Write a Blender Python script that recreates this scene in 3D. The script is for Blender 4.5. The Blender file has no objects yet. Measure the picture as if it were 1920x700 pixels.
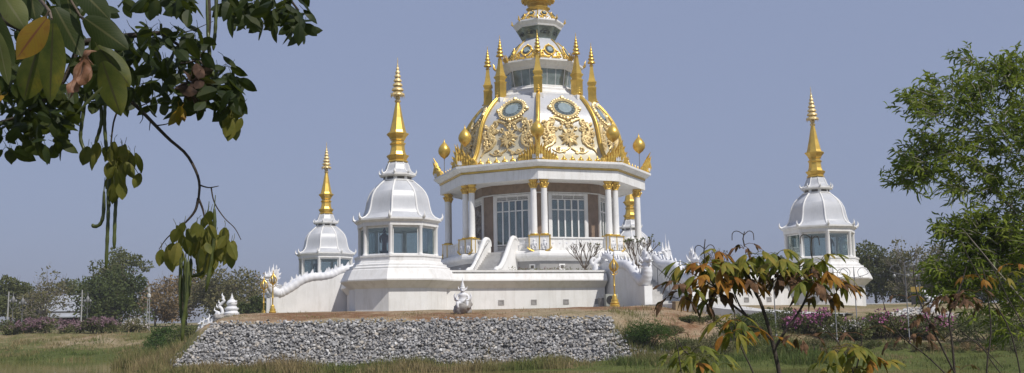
import bpy, bmesh, math, random
from mathutils import Vector, Matrix, noise
rad = math.radians
PI = math.pi
rnd = random.Random(11)
SC = bpy.context.scene
COL = SC.collection

# ------------------------------------------------------------------ camera numbers (solved from the photograph)
H = 2.2
F = 1834.97
PITCH = rad(7.611)
ROLL = rad(0.967)
CX, CY, HALF, ANG = 2.443, 79.488, 15.333, rad(18.99)


def ray(u, v):
    U, V = u - 960, v - 350
    c, s = math.cos(ROLL), math.sin(ROLL)
    a, b = U * c - V * s, U * s + V * c
    c, s = math.cos(PITCH), math.sin(PITCH)
    return Vector((a, F * c + b * s, F * s - b * c))


def P(u, v, d):
    r = ray(u, v)
    r = r * (d / r.y)
    return Vector((r.x, r.y, r.z + H))


def Lw(a, b, z=0.0):
    c, s = math.cos(ANG), math.sin(ANG)
    return Vector((CX + a * c - b * s, CY + a * s + b * c, z))


# ------------------------------------------------------------------ objects, parts, labels
XF = {}


def thing(name, label, cat, loc=(0, 0, 0), rz=0.0, group=None, kind=None):
    o = bpy.data.objects.new(name, None)
    COL.objects.link(o)
    o.empty_display_size = 0.2
    o.location = loc
    o.rotation_euler = (0, 0, rz)
    XF[o] = Matrix.Translation(Vector(loc)) @ Matrix.Rotation(rz, 4, 'Z')
    return tag(o, label, cat, group, kind)


def tag(o, label, cat, group=None, kind=None):
    o['label'] = label
    o['category'] = cat
    if group:
        o['group'] = group
    if kind:
        o['kind'] = kind
    return o


def copy_tree(o, parent=None):
    c = o.copy()
    COL.objects.link(c)
    if parent is not None:
        c.parent = parent
    for ch in list(o.children):
        copy_tree(ch, c)
    return c


class MB:
    """collects geometry for ONE mesh object"""

    def __init__(self):
        self.v = []
        self.f = []
        self.uv = None
        self.tint = None

    def add(self, verts, faces):
        n = len(self.v)
        self.v.extend([Vector(p) for p in verts])
        self.f.extend([tuple(i + n for i in f) for f in faces])
        return n

    def box(self, c, s, M=None, rz=0.0):
        hx, hy, hz = s[0] / 2, s[1] / 2, s[2] / 2
        pts = [Vector((x, y, z)) for z in (-hz, hz) for y in (-hy, hy) for x in (-hx, hx)]
        if M is None:
            M = Matrix.Rotation(rz, 4, 'Z')
        pts = [M @ p + Vector(c) for p in pts]
        self.add(pts, [(0, 2, 3, 1), (4, 5, 7, 6), (0, 1, 5, 4), (1, 3, 7, 5), (3, 2, 6, 7), (2, 0, 4, 6)])

    def rings(self, rings, cap0=True, cap1=True, closed=True):
        n = len(rings[0])
        base = len(self.v)
        for r in rings:
            self.v.extend([Vector(p) for p in r])
        for i in range(len(rings) - 1):
            for j in range(n if closed else n - 1):
                a = base + i * n + j
                b = base + i * n + (j + 1) % n
                self.f.append((a, b, b + n, a + n))
        if cap0:
            self.f.append(tuple(base + j for j in reversed(range(n))))
        if cap1:
            self.f.append(tuple(base + (len(rings) - 1) * n + j for j in range(n)))

    def lathe(self, prof, n=16, rot=0.0, c=(0, 0, 0), M=None, cap0=True, cap1=True):
        """prof: list of (radius, z)"""
        rs = []
        for r, z in prof:
            ring = []
            for k in range(n):
                a = rot + 2 * PI * k / n
                p = Vector((r * math.cos(a), r * math.sin(a), z))
                if M is not None:
                    p = M @ p
                ring.append(p + Vector(c))
            rs.append(ring)
        self.rings(rs, cap0, cap1)

    def tube(self, pts, rr, n=8, cap=True, flat=1.0):
        pts = [Vector(p) for p in pts]
        if not isinstance(rr, (list, tuple)):
            rr = [rr] * len(pts)
        up = Vector((0, 0, 1))
        rs = []
        prev = None
        for i, p in enumerate(pts):
            t = (pts[min(i + 1, len(pts) - 1)] - pts[max(i - 1, 0)])
            if t.length < 1e-9:
                t = Vector((0, 0, 1))
            t.normalize()
            if prev is None:
                ref = up if abs(t.z) < 0.9 else Vector((1, 0, 0))
                x = t.cross(ref).normalized()
            else:
                x = (prev - t * prev.dot(t))
                if x.length < 1e-6:
                    x = t.cross(up)
                x.normalize()
            prev = x
            y = t.cross(x)
            r = rr[i]
            rs.append([p + x * (r * math.cos(2 * PI * k / n)) + y * (r * flat * math.sin(2 * PI * k / n)) for k in range(n)])
        self.rings(rs, cap, cap)

    def cone(self, a, b, r, n=6, r1=0.004):
        self.tube([a, b], [r, r1], n)

    def prism(self, poly, ext):
        """poly: planar list of points, ext: extrusion vector"""
        n = len(poly)
        e = Vector(ext)
        p = [Vector(q) for q in poly]
        b = len(self.v)
        self.v.extend(p)
        self.v.extend([q + e for q in p])
        self.f.append(tuple(b + i for i in reversed(range(n))))
        self.f.append(tuple(b + n + i for i in range(n)))
        for i in range(n):
            j = (i + 1) % n
            self.f.append((b + i, b + j, b + n + j, b + n + i))

    def blob(self, c, r, M=None, seg=10, rg=7, jit=0.0):
        prof = []
        base = len(self.v)
        c = Vector(c)
        for i in range(rg + 1):
            th = PI * i / rg
            for k in range(seg):
                a = 2 * PI * k / seg
                p = Vector((r[0] * math.sin(th) * math.cos(a), r[1] * math.sin(th) * math.sin(a), -r[2] * math.cos(th)))
                if jit:
                    p *= 1 + jit * noise.noise((c + p) * 3.1)
                if M is not None:
                    p = M @ p
                self.v.append(c + p)
        for i in range(rg):
            for k in range(seg):
                a = base + i * seg + k
                b = base + i * seg + (k + 1) % seg
                self.f.append((a, b, b + seg, a + seg))

    def build(self, name, mat, parent=None, local=True, smooth=None, recalc=True):
        me = bpy.data.meshes.new(name)
        vs = self.v
        if parent is not None and not local:
            inv = XF[parent].inverted()
            vs = [inv @ p for p in vs]
        me.from_pydata([tuple(p) for p in vs], [], self.f)
        if recalc:
            bm = bmesh.new()
            bm.from_mesh(me)
            bmesh.ops.recalc_face_normals(bm, faces=bm.faces)
            bm.to_mesh(me)
            bm.free()
        if self.uv is not None:
            ul = me.uv_layers.new(name='uv')
            idx = [0] * len(me.loops)
            me.loops.foreach_get('vertex_index', idx)
            flat = []
            for i in idx:
                flat.extend(self.uv[i])
            ul.data.foreach_set('uv', flat)
        if self.tint is not None:
            at = me.attributes.new('tint', 'FLOAT', 'POINT')
            at.data.foreach_set('value', self.tint)
        if smooth is not None:
            me.shade_smooth()
            if smooth < 170:
                me.set_sharp_from_angle(angle=rad(smooth))
        if mat is not None:
            me.materials.append(mat)
        o = bpy.data.objects.new(name, me)
        COL.objects.link(o)
        if parent is not None:
            o.parent = parent
            XF[o] = XF[parent]
        else:
            XF[o] = Matrix.Identity(4)
        return o


def lerp(a, b, t):
    return a + (b - a) * t


def spline(pts, n):
    """Catmull-Rom through tuples of any length, n samples"""
    m = len(pts)
    out = []
    for i in range(n):
        t = i / (n - 1) * (m - 1)
        k = min(int(t), m - 2)
        f = t - k
        p0, p1, p2, p3 = pts[max(k - 1, 0)], pts[k], pts[k + 1], pts[min(k + 2, m - 1)]
        out.append(tuple(0.5 * (2 * b + (c - a) * f + (2 * a - 5 * b + 4 * c - d) * f * f + (3 * b - a - 3 * c + d) * f ** 3)
                         for a, b, c, d in zip(p0, p1, p2, p3)))
    return out


# ------------------------------------------------------------------ materials
def mat_new(name):
    m = bpy.data.materials.new(name)
    m.use_nodes = True
    nt = m.node_tree
    bs = nt.nodes['Principled BSDF']
    return m, nt, bs


def N(nt, typ, **kw):
    n = nt.nodes.new(typ)
    for k, v in kw.items():
        if k in n.inputs:
            n.inputs[k].default_value = v
        else:
            setattr(n, k, v)
    return n


def ramp(nt, fac, stops):
    r = nt.nodes.new('ShaderNodeValToRGB')
    el = r.color_ramp.elements
    while len(el) < len(stops):
        el.new(0.5)
    for e, (p, c) in zip(el, stops):
        e.position = p
        e.color = (c[0], c[1], c[2], 1)
    nt.links.new(fac, r.inputs[0])
    return r.outputs[0]


def coord(nt, scale=(1, 1, 1), kind='Object'):
    tc = nt.nodes.new('ShaderNodeTexCoord')
    mp = nt.nodes.new('ShaderNodeMapping')
    mp.inputs['Scale'].default_value = scale
    nt.links.new(tc.outputs[kind], mp.inputs['Vector'])
    return mp.outputs[0]


def noise_fac(nt, vec, scale, detail=5, rough=0.6):
    n = nt.nodes.new('ShaderNodeTexNoise')
    n.inputs['Scale'].default_value = scale
    n.inputs['Detail'].default_value = detail
    n.inputs['Roughness'].default_value = rough
    nt.links.new(vec, n.inputs['Vector'])
    return n.outputs[0]


def mixc(nt, fac, a, b, mode='MIX'):
    m = nt.nodes.new('ShaderNodeMix')
    m.data_type = 'RGBA'
    m.blend_type = mode
    for sock, val in ((m.inputs['Factor'], fac), (m.inputs[6], a), (m.inputs[7], b)):
        if hasattr(val, 'node'):
            nt.links.new(val, sock)
        elif isinstance(val, (int, float)):
            sock.default_value = val
        else:
            sock.default_value = (val[0], val[1], val[2], 1)
    return m.outputs[2]


def bump(nt, bs, h, strength=0.3, dist=0.02):
    b = nt.nodes.new('ShaderNodeBump')
    b.inputs['Strength'].default_value = strength
    b.inputs['Distance'].default_value = dist
    nt.links.new(h, b.inputs['Height'])
    nt.links.new(b.outputs[0], bs.inputs['Normal'])


def plaster(name, c0, c1, c2, rough=0.6, streak=0.5, sc=1.0, bmp=0.15):
    m, nt, bs = mat_new(name)
    v = coord(nt, (1, 1, 1))
    vs = coord(nt, (2.2, 2.2, 0.25))
    n1 = noise_fac(nt, v, 0.9 * sc, 6)
    n2 = noise_fac(nt, vs, 1.6 * sc, 5, 0.7)
    n3 = noise_fac(nt, v, 30 * sc, 3)
    col = ramp(nt, n1, [(0.3, c0), (0.6, c1)])
    st = ramp(nt, n2, [(0.48, (0, 0, 0)), (0.74, (streak,) * 3)])
    col = mixc(nt, st, col, c2)
    nt.links.new(col, bs.inputs['Base Color'])
    bs.inputs['Roughness'].default_value = rough
    bump(nt, bs, n3, bmp, 0.01)
    return m


def simple(name, c, rough=0.5, metal=0.0, var=0.25, sc=3.0, spec=None, bmp=0.0):
    m, nt, bs = mat_new(name)
    v = coord(nt)
    n1 = noise_fac(nt, v, sc, 5)
    lo = tuple(x * (1 - var) for x in c)
    hi = tuple(min(1, x * (1 + var)) for x in c)
    nt.links.new(ramp(nt, n1, [(0.3, lo), (0.7, hi)]), bs.inputs['Base Color'])
    bs.inputs['Roughness'].default_value = rough
    bs.inputs['Metallic'].default_value = metal
    if spec is not None:
        bs.inputs['Specular IOR Level'].default_value = spec
    if bmp:
        bump(nt, bs, noise_fac(nt, v, sc * 6, 3), bmp, 0.02)
    return m


def leaf_mat(name, cols, sc=0.8, trans=0.35, rough=0.5, fine=9.0):
    m, nt, bs = mat_new(name)
    v = coord(nt)
    n1 = noise_fac(nt, v, sc, 3)
    n2 = noise_fac(nt, v, fine, 1)
    add = N(nt, 'ShaderNodeMath', operation='MULTIPLY_ADD')
    nt.links.new(n2, add.inputs[0])
    add.inputs[1].default_value = 0.75
    sub = N(nt, 'ShaderNodeMath', operation='SUBTRACT')
    nt.links.new(n1, sub.inputs[0])
    sub.inputs[1].default_value = 0.37
    nt.links.new(sub.outputs[0], add.inputs[2])
    k = len(cols)
    col = ramp(nt, add.outputs[0], [(0.25 + 0.5 * i / max(k - 1, 1), c) for i, c in enumerate(cols)])
    nt.links.new(col, bs.inputs['Base Color'])
    bs.inputs['Roughness'].default_value = rough + .1
    bs.inputs['Specular IOR Level'].default_value = 0.22
    tr = nt.nodes.new('ShaderNodeBsdfTranslucent')
    nt.links.new(mixc(nt, 0.5, col, (0.16, 0.2, 0.02)), tr.inputs['Color'])
    ms = nt.nodes.new('ShaderNodeMixShader')
    ms.inputs[0].default_value = trans
    nt.links.new(bs.outputs[0], ms.inputs[1])
    nt.links.new(tr.outputs[0], ms.inputs[2])
    out = nt.nodes['Material Output']
    nt.links.new(ms.outputs[0], out.inputs['Surface'])
    return m


def thin_glass(name, tint, refl=0.12, rough=0.03):
    m, nt, bs = mat_new(name)
    tr = nt.nodes.new('ShaderNodeBsdfTransparent')
    tr.inputs[0].default_value = (*tint, 1)
    gl = nt.nodes.new('ShaderNodeBsdfGlossy')
    gl.inputs['Roughness'].default_value = rough
    gl.inputs['Color'].default_value = (0.9, 0.95, 0.95, 1)
    lw = nt.nodes.new('ShaderNodeLayerWeight')
    lw.inputs['Blend'].default_value = 0.35
    ad = N(nt, 'ShaderNodeMath', operation='MULTIPLY_ADD')
    nt.links.new(lw.outputs['Fresnel'], ad.inputs[0])
    ad.inputs[1].default_value = 0.7
    ad.inputs[2].default_value = refl
    ms = nt.nodes.new('ShaderNodeMixShader')
    nt.links.new(ad.outputs[0], ms.inputs[0])
    nt.links.new(tr.outputs[0], ms.inputs[1])
    nt.links.new(gl.outputs[0], ms.inputs[2])
    nt.links.new(ms.outputs[0], nt.nodes['Material Output'].inputs['Surface'])
    return m


WHITE = plaster('white_plaster', (0.72, 0.715, 0.695), (0.81, 0.805, 0.79), (0.52, 0.495, 0.44), streak=0.5)
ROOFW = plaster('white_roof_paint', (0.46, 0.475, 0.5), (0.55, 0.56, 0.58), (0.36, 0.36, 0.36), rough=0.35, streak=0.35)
STUCCO = plaster('white_stucco', (0.66, 0.67, 0.7), (0.78, 0.78, 0.79), (0.5, 0.5, 0.5), streak=0.3, sc=3)
CREAM = plaster('cream_dome', (0.66, 0.63, 0.54), (0.76, 0.73, 0.65), (0.6, 0.56, 0.48), rough=0.3, streak=0.25)
GREYWALL = plaster('grey_podium', (0.25, 0.245, 0.24), (0.31, 0.305, 0.295), (0.2, 0.2, 0.19), streak=0.3)
BROWN = plaster('brown_stone', (0.2, 0.14, 0.095), (0.28, 0.2, 0.14), (0.15, 0.105, 0.07), rough=0.45, streak=0.4, sc=2)
SOFFIT = plaster('soffit_white', (0.6, 0.59, 0.57), (0.7, 0.69, 0.67), (0.6, 0.58, 0.55))
STEPM = plaster('step_concrete', (0.42, 0.41, 0.39), (0.55, 0.54, 0.52), (0.3, 0.28, 0.26))
PAVEM = plaster('path_concrete', (0.5, 0.49, 0.46), (0.62, 0.61, 0.58), (0.35, 0.33, 0.3), streak=0.2)
GOLD = simple('gold_paint', (0.66, 0.44, 0.09), rough=0.36, metal=0.58, var=0.22, sc=1.6, bmp=0.1)
GOLDF = simple('gold_filigree', (0.68, 0.45, 0.09), rough=0.4, metal=0.5, var=0.35, sc=9, bmp=0.3)
PALEGOLD = simple('pale_gilding', (0.7, 0.54, 0.26), rough=0.42, metal=0.3, var=0.4, sc=7, bmp=0.3)
MIRROR = simple('mirror_mosaic', (0.25, 0.3, 0.29), rough=0.15, metal=0.35, var=0.3, sc=2.0)
MIRRORD = simple('mirror_dark', (0.16, 0.2, 0.2), rough=0.12, metal=0.4, var=0.4, sc=3.0)
MIRRORL = simple('mirror_bright', (0.4, 0.48, 0.47), rough=0.1, metal=0.45, var=0.15, sc=3.0)
INK = simple('eye_ink', (0.05, 0.06, 0.065), rough=0.5)
GLASST = thin_glass('tower_glass', (0.8, 0.84, 0.82), 0.05)
GLASSW = thin_glass('window_glass', (0.68, 0.72, 0.7), 0.1)
CURT = simple('curtain_cloth', (0.52, 0.57, 0.56), rough=0.8, var=0.3, sc=1.2)
DARK = simple('dark_interior', (0.02, 0.022, 0.025), rough=0.8)
LATT = simple('carved_grille', (0.12, 0.11, 0.1), rough=0.7)
CARVED = simple('carved_relief', (0.2, 0.17, 0.15), rough=0.5, var=0.6, sc=5, bmp=0.8)
BRONZE = simple('dark_bronze', (0.05, 0.04, 0.038), rough=0.45, metal=0.3)
ROBE = simple('maroon_cloth', (0.12, 0.03, 0.03), rough=0.8)
VENTM = simple('vent_grey', (0.32, 0.31, 0.3), rough=0.7)
METAL = simple('grey_metal', (0.2, 0.2, 0.205), rough=0.5, metal=0.4)
POLEC = simple('pole_concrete', (0.36, 0.355, 0.34), rough=0.8)
BARK = simple('bark', (0.12, 0.09, 0.065), rough=0.9, var=0.4, sc=6, bmp=0.5)
BARKG = simple('pale_bark', (0.24, 0.21, 0.175), rough=0.9, var=0.35, sc=6, bmp=0.5)
BARKD = simple('dark_twig', (0.055, 0.042, 0.032), rough=0.85, var=0.4, sc=12, bmp=0.4)
TIN = simple('tin_roof', (0.42, 0.44, 0.47), rough=0.5, metal=0.2, var=0.12, sc=0.6)
LAMPW = simple('lamp_white', (0.38, 0.38, 0.37), rough=0.3)
SIGNY = simple('sign_yellow', (0.3, 0.2, 0.04), rough=0.5)
BLACK = simple('matt_black', (0.018, 0.018, 0.02), rough=0.6)
ACM = simple('appliance_enamel', (0.34, 0.36, 0.33), rough=0.5)
ROCKB = simple('rough_rock', (0.33, 0.31, 0.285), rough=0.9, var=0.45, sc=5, bmp=0.9)
WOOD = simple('weathered_post', (0.32, 0.24, 0.14), rough=0.8)
POD = simple('seed_pod', (0.07, 0.085, 0.022), rough=0.4, var=0.45, sc=16)
# ================================================================== terrain
SECT = [
    (-400, [(0, .62), (14, .6), (19, 0), (21, -.5), (30, -.6), (60, -.2), (62, .02), (67, .5), (75, 1.5), (90, 1.7), (130, 2.0), (4000, 2.6)]),
    (-27, [(0, .62), (14, .6), (19, 0), (21, -.5), (30, -.6), (60, -.2), (62, .02), (67, .5), (75, 1.5), (90, 1.7), (130, 2.0), (4000, 2.6)]),
    (-23, [(0, .62), (14, .6), (19, 0), (21, -.5), (30, -.6), (58, -.2), (60, .02), (65, .55), (74, 1.6), (90, 1.8), (130, 2.0), (4000, 2.6)]),
    (-19, [(0, .62), (14, .6), (19, 0), (21, -.5), (30, -.6), (47, -.25), (49, .02), (54, .5), (61, 1.1), (68, 1.8), (76, 2.1), (4000, 2.6)]),
    (-17, [(0, .62), (14, .6), (19, 0), (21, -.5), (30, -.6), (44, -.3), (45.5, .02), (48, .3), (52, 1.0), (56, 2.2), (60, 2.62), (4000, 2.7)]),
    (-14.4, [(0, .62), (14, .6), (19, 0), (21, -.5), (30, -.6), (41, -.2), (42.5, .03), (44.4, .25), (46.6, 2.15), (52, 2.62), (60, 2.7), (4000, 2.7)]),
    (4.6, [(0, .62), (14, .6), (19, 0), (21, -.5), (30, -.6), (40.3, -.2), (41, .03), (44.4, .25), (46.6, 2.15), (53, 2.6), (58, 2.7), (4000, 2.7)]),
    (7, [(0, .62), (14, .6), (19, 0), (21, -.5), (30, -.6), (40, -.2), (41.5, .03), (45, .4), (48, 1.5), (51, 2.35), (56, 2.7), (4000, 2.7)]),
    (11, [(0, .62), (14, .6), (19, 0), (21, -.5), (29, -.5), (39, -.2), (40.5, .03), (44, .45), (48, 1.2), (52, 2.0), (57, 2.68), (4000, 2.7)]),
    (15, [(0, .62), (14, .6), (19, 0), (21, -.5), (28, -.4), (36, -.2), (38, .03), (43, .45), (47, .9), (50, 1.7), (58, 2.35), (62, 2.7)]),
    (20, [(0, .62), (14, .6), (19, .2), (21, -.1), (25, -.2), (27, -.1), (30, .06), (42, .4), (47, .85), (50, 1.7), (58, 2.3), (66, 2.7)]),
    (26, [(0, .62), (14, .6), (19, .4), (21, .2), (25, .2), (28, .2), (30, .25), (42, .5), (47, .9), (50, 1.7), (60, 2.3), (75, 2.7)]),
    (400, [(0, .62), (14, .6), (19, .5), (21, .4), (25, .4), (28, .4), (30, .4), (42, .6), (47, .9), (52, 1.7), (70, 2.4), (4000, 2.6)]),
]


def prof(pr, y):
    if y <= pr[0][0]:
        return pr[0][1]
    for (a, za), (b, zb) in zip(pr, pr[1:]):
        if y <= b:
            return lerp(za, zb, (y - a) / (b - a))
    return pr[-1][1]


def ground0(x, y):
    if x <= SECT[0][0]:
        return prof(SECT[0][1], y)
    for (a, pa), (b, pb) in zip(SECT, SECT[1:]):
        if x <= b:
            t = (x - a) / (b - a)
            t = t * t * (3 - 2 * t) if b - a < 20 else t
            return lerp(prof(pa, y), prof(pb, y), t)
    return prof(SECT[-1][1], y)


def ground(x, y):
    z = ground0(x, y)
    a, b = (x - CX) * math.cos(ANG) + (y - CY) * math.sin(ANG), -(x - CX) * math.sin(ANG) + (y - CY) * math.cos(ANG)
    amp = 0.10
    if max(abs(a), abs(b)) < HALF + 8:
        amp = 0.02
    if y < 40 and z < 0.2:
        amp = 0.03
    if 0.02 < z < 2.4 and y > 40:
        amp = 0.16
    if z > 2.4 and y < 56:
        amp = 0.07
    if -16.2 < x < 5.2 and 43.9 < y < 46.9:
        z -= 0.3
        amp = 0.03
    p = Vector((x * 0.35, y * 0.35, 0))
    return z + amp * noise.fractal(p, 1.0, 2.0, 4) * (1 if z > 0.05 else 0.3)


def axis(lo, hi, fine):
    out = [hi_lo for hi_lo in fine]
    return out


xs = [-3000, -1500, -700, -350, -200, -140, -100, -80, -66, -56] + [-48 + 0.45 * i for i in range(205)] + [46, 50, 56, 66, 80, 100, 140, 200, 350, 700, 1500, 3000]
ys = [-300, -120, -60, -30, -12] + [-4 + 1.5 * i for i in range(26)] + [35.4 + 0.3 * i for i in range(150)] + [81, 82.5, 84.5, 87, 90, 94, 98, 104, 112, 122, 135, 150, 180, 230, 300, 420, 600, 900, 1500, 2600, 4000]
xs = sorted(xs)
ys = sorted(ys)
mb = MB()
for y in ys:
    for x in xs:
        mb.v.append(Vector((x, y, ground(x, y))))
nx = len(xs)
for j in range(len(ys) - 1):
    for i in range(nx - 1):
        a = j * nx + i
        mb.f.append((a, a + 1, a + nx + 1, a + nx))


def cover(x, y, z):
    """0 bare red-brown soil, 0.5 dry straw, 1 green grass: what grows where"""
    n = noise.fractal(Vector((x * 0.16, y * 0.16, 3.3)), 1, 2, 4) * 0.5
    g = 0.5
    if z < 0.7:
        g = 0.95
    elif z < 1.6:
        g = 0.62
    if x < -17.5 and z > 0.6:
        g = 0.62
    if x < -17 and z > 1.5 and y > 72:
        g = 0.66
    if x > 13 and .75 < z < 1.9 and y < 56:
        g = 0.4
    if x > 13 and y > 56:
        g = 0.46
    if -18 < x < 13 and y < 58 and z > 1.9:
        g = 0.14
    if z > 2.3 and y > 55:
        g = 0.3
    if 5 < x < 12 and 44 < y < 54 and z > 0.9:
        g = 0.22
    if x > 12 and y > 50:
        g = 0.4
    if y > 85:
        g = 0.6
    return max(0, min(1, g + n * 0.8))


mb.tint = [cover(p.x, p.y, p.z) for p in mb.v]
m, nt, bs = mat_new('ground_cover')
at = N(nt, 'ShaderNodeAttribute', attribute_name='tint')
v = coord(nt)
n1 = noise_fac(nt, v, 1.1, 8, 0.7)
n2 = noise_fac(nt, v, 7.0, 4, 0.7)
ma = N(nt, 'ShaderNodeMath', operation='MULTIPLY_ADD')
nt.links.new(n1, ma.inputs[0])
ma.inputs[1].default_value = 0.9
nt.links.new(at.outputs['Fac'], ma.inputs[2])
mb2 = N(nt, 'ShaderNodeMath', operation='SUBTRACT')
nt.links.new(ma.outputs[0], mb2.inputs[0])
mb2.inputs[1].default_value = 0.45
c1 = ramp(nt, mb2.outputs[0], [(0.0, (0.24, 0.135, 0.075)), (0.14, (0.36, 0.255, 0.165)), (0.3, (0.37, 0.3, 0.205)), (0.46, (0.27, 0.22, 0.125)), (0.64, (0.165, 0.165, 0.068)), (0.88, (0.105, 0.125, 0.036))])
n3 = noise_fac(nt, v, 2.4, 6, 0.75)
c2 = mixc(nt, ramp(nt, n3, [(0.35, (0, 0, 0)), (0.65, (1, 1, 1))]), mixc(nt, n2, (0.3, 0.28, 0.26), (1.1, 1.1, 1.05)), mixc(nt, n2, (0.7, 0.68, 0.66), (1.4, 1.4, 1.35)))
nt.links.new(mixc(nt, 1.0, c1, c2, 'MULTIPLY'), bs.inputs['Base Color'])
bs.inputs['Roughness'].default_value = 0.95
bs.inputs['Specular IOR Level'].default_value = 0.1
bump(nt, bs, n2, 0.8, 0.12)
GROUNDM = m
g = mb.build('ground', GROUNDM, smooth=180, recalc=False)
g['kind'] = 'structure'

# water ------------------------------------------------------------
m, nt, bs = mat_new('pond_water')
v = coord(nt, (1, 0.35, 1))
n1 = noise_fac(nt, v, 2.2, 4, 0.6)
n2 = noise_fac(nt, coord(nt, (0.12, 0.05, 1)), 1.0, 3)
nt.links.new(ramp(nt, n2, [(0.3, (0.13, 0.125, 0.042)), (0.7, (0.165, 0.15, 0.055))]), bs.inputs['Base Color'])
bs.inputs['Roughness'].default_value = 0.06
bs.inputs['IOR'].default_value = 1.33
bump(nt, bs, n1, 0.12, 0.02)
mb = MB()
mb.add([(-400, 17, 0), (26, 17, 0), (26, 64, 0), (-400, 64, 0)], [(0, 1, 2, 3)])
w = mb.build('water', m, recalc=False)
w['kind'] = 'structure'

# upper terrace floor and the concrete path -------------------------------
mb = MB()
q = HALF + 0.6
mb.prism([Lw(-q, -q, 4.7), Lw(q, -q, 4.7), Lw(q, q, 4.7), Lw(-q, q, 4.7)], (0, 0, 0.35))
o = mb.build('terrace_floor', PAVEM)
o['kind'] = 'structure'
# path from the front stair down to the right
left = [Lw(-2.0, -HALF - 6.6), P(1255, 578, 55.0), P(1330, 586, 53.5), P(1400, 594, 52.0), P(1450, 600, 51.0), P(1530, 606, 49)]
right = [Lw(2.4, -HALF - 6.2), P(1330, 574, 60.5), P(1400, 577, 58.5), P(1460, 581, 57), P(1510, 584, 55.5), P(1600, 590, 54)]
mb = MB()
ls = spline([tuple(p) for p in left], 24)
rs_ = spline([tuple(p) for p in right], 24)
rows = []
for a, b in zip(ls, rs_):
    row = []
    for k in range(5):
        t = k / 4
        x, y = lerp(a[0], b[0], t), lerp(a[1], b[1], t)
        row.append((x, y))
    rows.append(row)
top = []
for row in rows:
    zc = max(ground0(x, y) for x, y in row) + 0.10
    top.append([(x, y, zc) for x, y in row])
for i in range(len(top) - 1):
    for k in range(4):
        a, b, c, d = top[i][k], top[i][k + 1], top[i + 1][k + 1], top[i + 1][k]
        mb.add([a, b, c, d], [(0, 1, 2, 3)])
for i in range(len(top) - 1):
    for k in (0, 4):
        a, b = Vector(top[i][k]), Vector(top[i + 1][k])
        dn = Vector((0, 0, -1.2))
        mb.add([a, b, b + dn, a + dn], [(0, 1, 2, 3)])
o = mb.build('path', PAVEM)
o['kind'] = 'structure'

# ================================================================== gabion wall
m, nt, bs = mat_new('gabion_stone')
at = N(nt, 'ShaderNodeAttribute', attribute_name='tint')
v = coord(nt)
n1 = noise_fac(nt, v, 9, 5, 0.7)
c1 = ramp(nt, at.outputs['Fac'], [(0.0, (0.16, 0.155, 0.15)), (0.35, (0.32, 0.315, 0.31)), (0.7, (0.46, 0.45, 0.44)), (0.88, (0.47, 0.41, 0.33)), (1.0, (0.68, 0.67, 0.65))])
nt.links.new(mixc(nt, 1.0, c1, ramp(nt, n1, [(0.3, (0.6, 0.6, 0.6)), (0.7, (1.2, 1.2, 1.2))]), 'MULTIPLY'), bs.inputs['Base Color'])
bs.inputs['Roughness'].default_value = 0.8
bump(nt, bs, n1, 0.6, 0.03)
STONE = m
variants = []
for k in range(14):
    bm = bmesh.new()
    for _ in range(13):
        d = Vector((rnd.gauss(0, 1), rnd.gauss(0, 1), rnd.gauss(0, 1))).normalized() * rnd.uniform(.8, 1.05)
        bm.verts.new((d.x * 1.15, d.y * .85, d.z * .8))
    bmesh.ops.convex_hull(bm, input=bm.verts)
    bm.verts.ensure_lookup_table()
    loose = [vv for vv in bm.verts if not vv.link_faces]
    for vv in loose:
        bm.verts.remove(vv)
    bm.verts.index_update()
    variants.append(([vv.co.copy() for vv in bm.verts], [tuple(x.index for x in f.verts) for f in bm.faces]))
    bm.free()
SMB = MB()
SMB.tint = []


def put_stone(mbx, p, r, tint):
    vs, fs = rnd.choice(variants)
    M = Matrix.Rotation(rnd.uniform(0, 6.28), 3, 'Z') @ Matrix.Rotation(rnd.uniform(0, 6.28), 3, 'X')
    mbx.add([M @ q * r + p for q in vs], fs)
    mbx.tint.extend([tint] * len(vs))


SEAMS = [-11.3, -7.6, -3.9, -0.2, 3.4]
s_len = 2.95
for layer in range(2):
    ny = 28
    for j in range(ny):
        t = (j + 0.5 * layer) / (ny - 1)
        y = lerp(44.35, 46.65, t)
        z = lerp(.2, 2.13, t)
        x0 = lerp(-15.1, -14.2, t)
        x1 = lerp(5.5, 4.5, t)
        x = x0 + rnd.uniform(0, .1)
        while x < x1:
            xx = x + rnd.uniform(-.04, .04)
            near = min(abs(xx - s - 0.12 * math.sin(t * 5)) for s in SEAMS)
            lowz = 0.12 * noise.noise(Vector((x * .5, t * 3, 0)))
            r = rnd.choice((.05, .062, .072, .085, .11)) * rnd.uniform(.85, 1.2)
            course = min(abs(t - .345 - .02 * math.sin(xx)), abs(t - .68 - .02 * math.sin(xx * 1.3)))
            if near > .06 and not (course < .028 and rnd.random() < .6):
                p = Vector((xx, y - lowz * .7 + rnd.uniform(-.05, .05), z + lowz * .7 + rnd.uniform(-.05, .05)))
                if layer == 0:
                    p += Vector((0, .08, -.08))
                put_stone(SMB, p, r * (1.15 if layer == 0 else 1), min(1, max(0, rnd.gauss(.5, .25))))
            x += rnd.uniform(.11, .17)
# the left return of the revetment
for j in range(18):
    t = j / 17
    for k in range(16):
        s = k / 15 * .3
        bx, by = lerp(-15.1, -18.8, s), lerp(44.35, 52.5, s)
        tx, ty = lerp(-14.2, -17.4, s), lerp(46.65, 56.0, s)
        x, y = lerp(bx, tx, t), lerp(by, ty, t)
        z = lerp(.2 + s * .7, 2.08, t)
        put_stone(SMB, Vector((x + rnd.uniform(-.07, .07), y + rnd.uniform(-.1, .1), z + .02 + rnd.uniform(-.03, .05))), rnd.uniform(.07, .13), min(1, max(0, rnd.gauss(.6, .18))))
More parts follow.
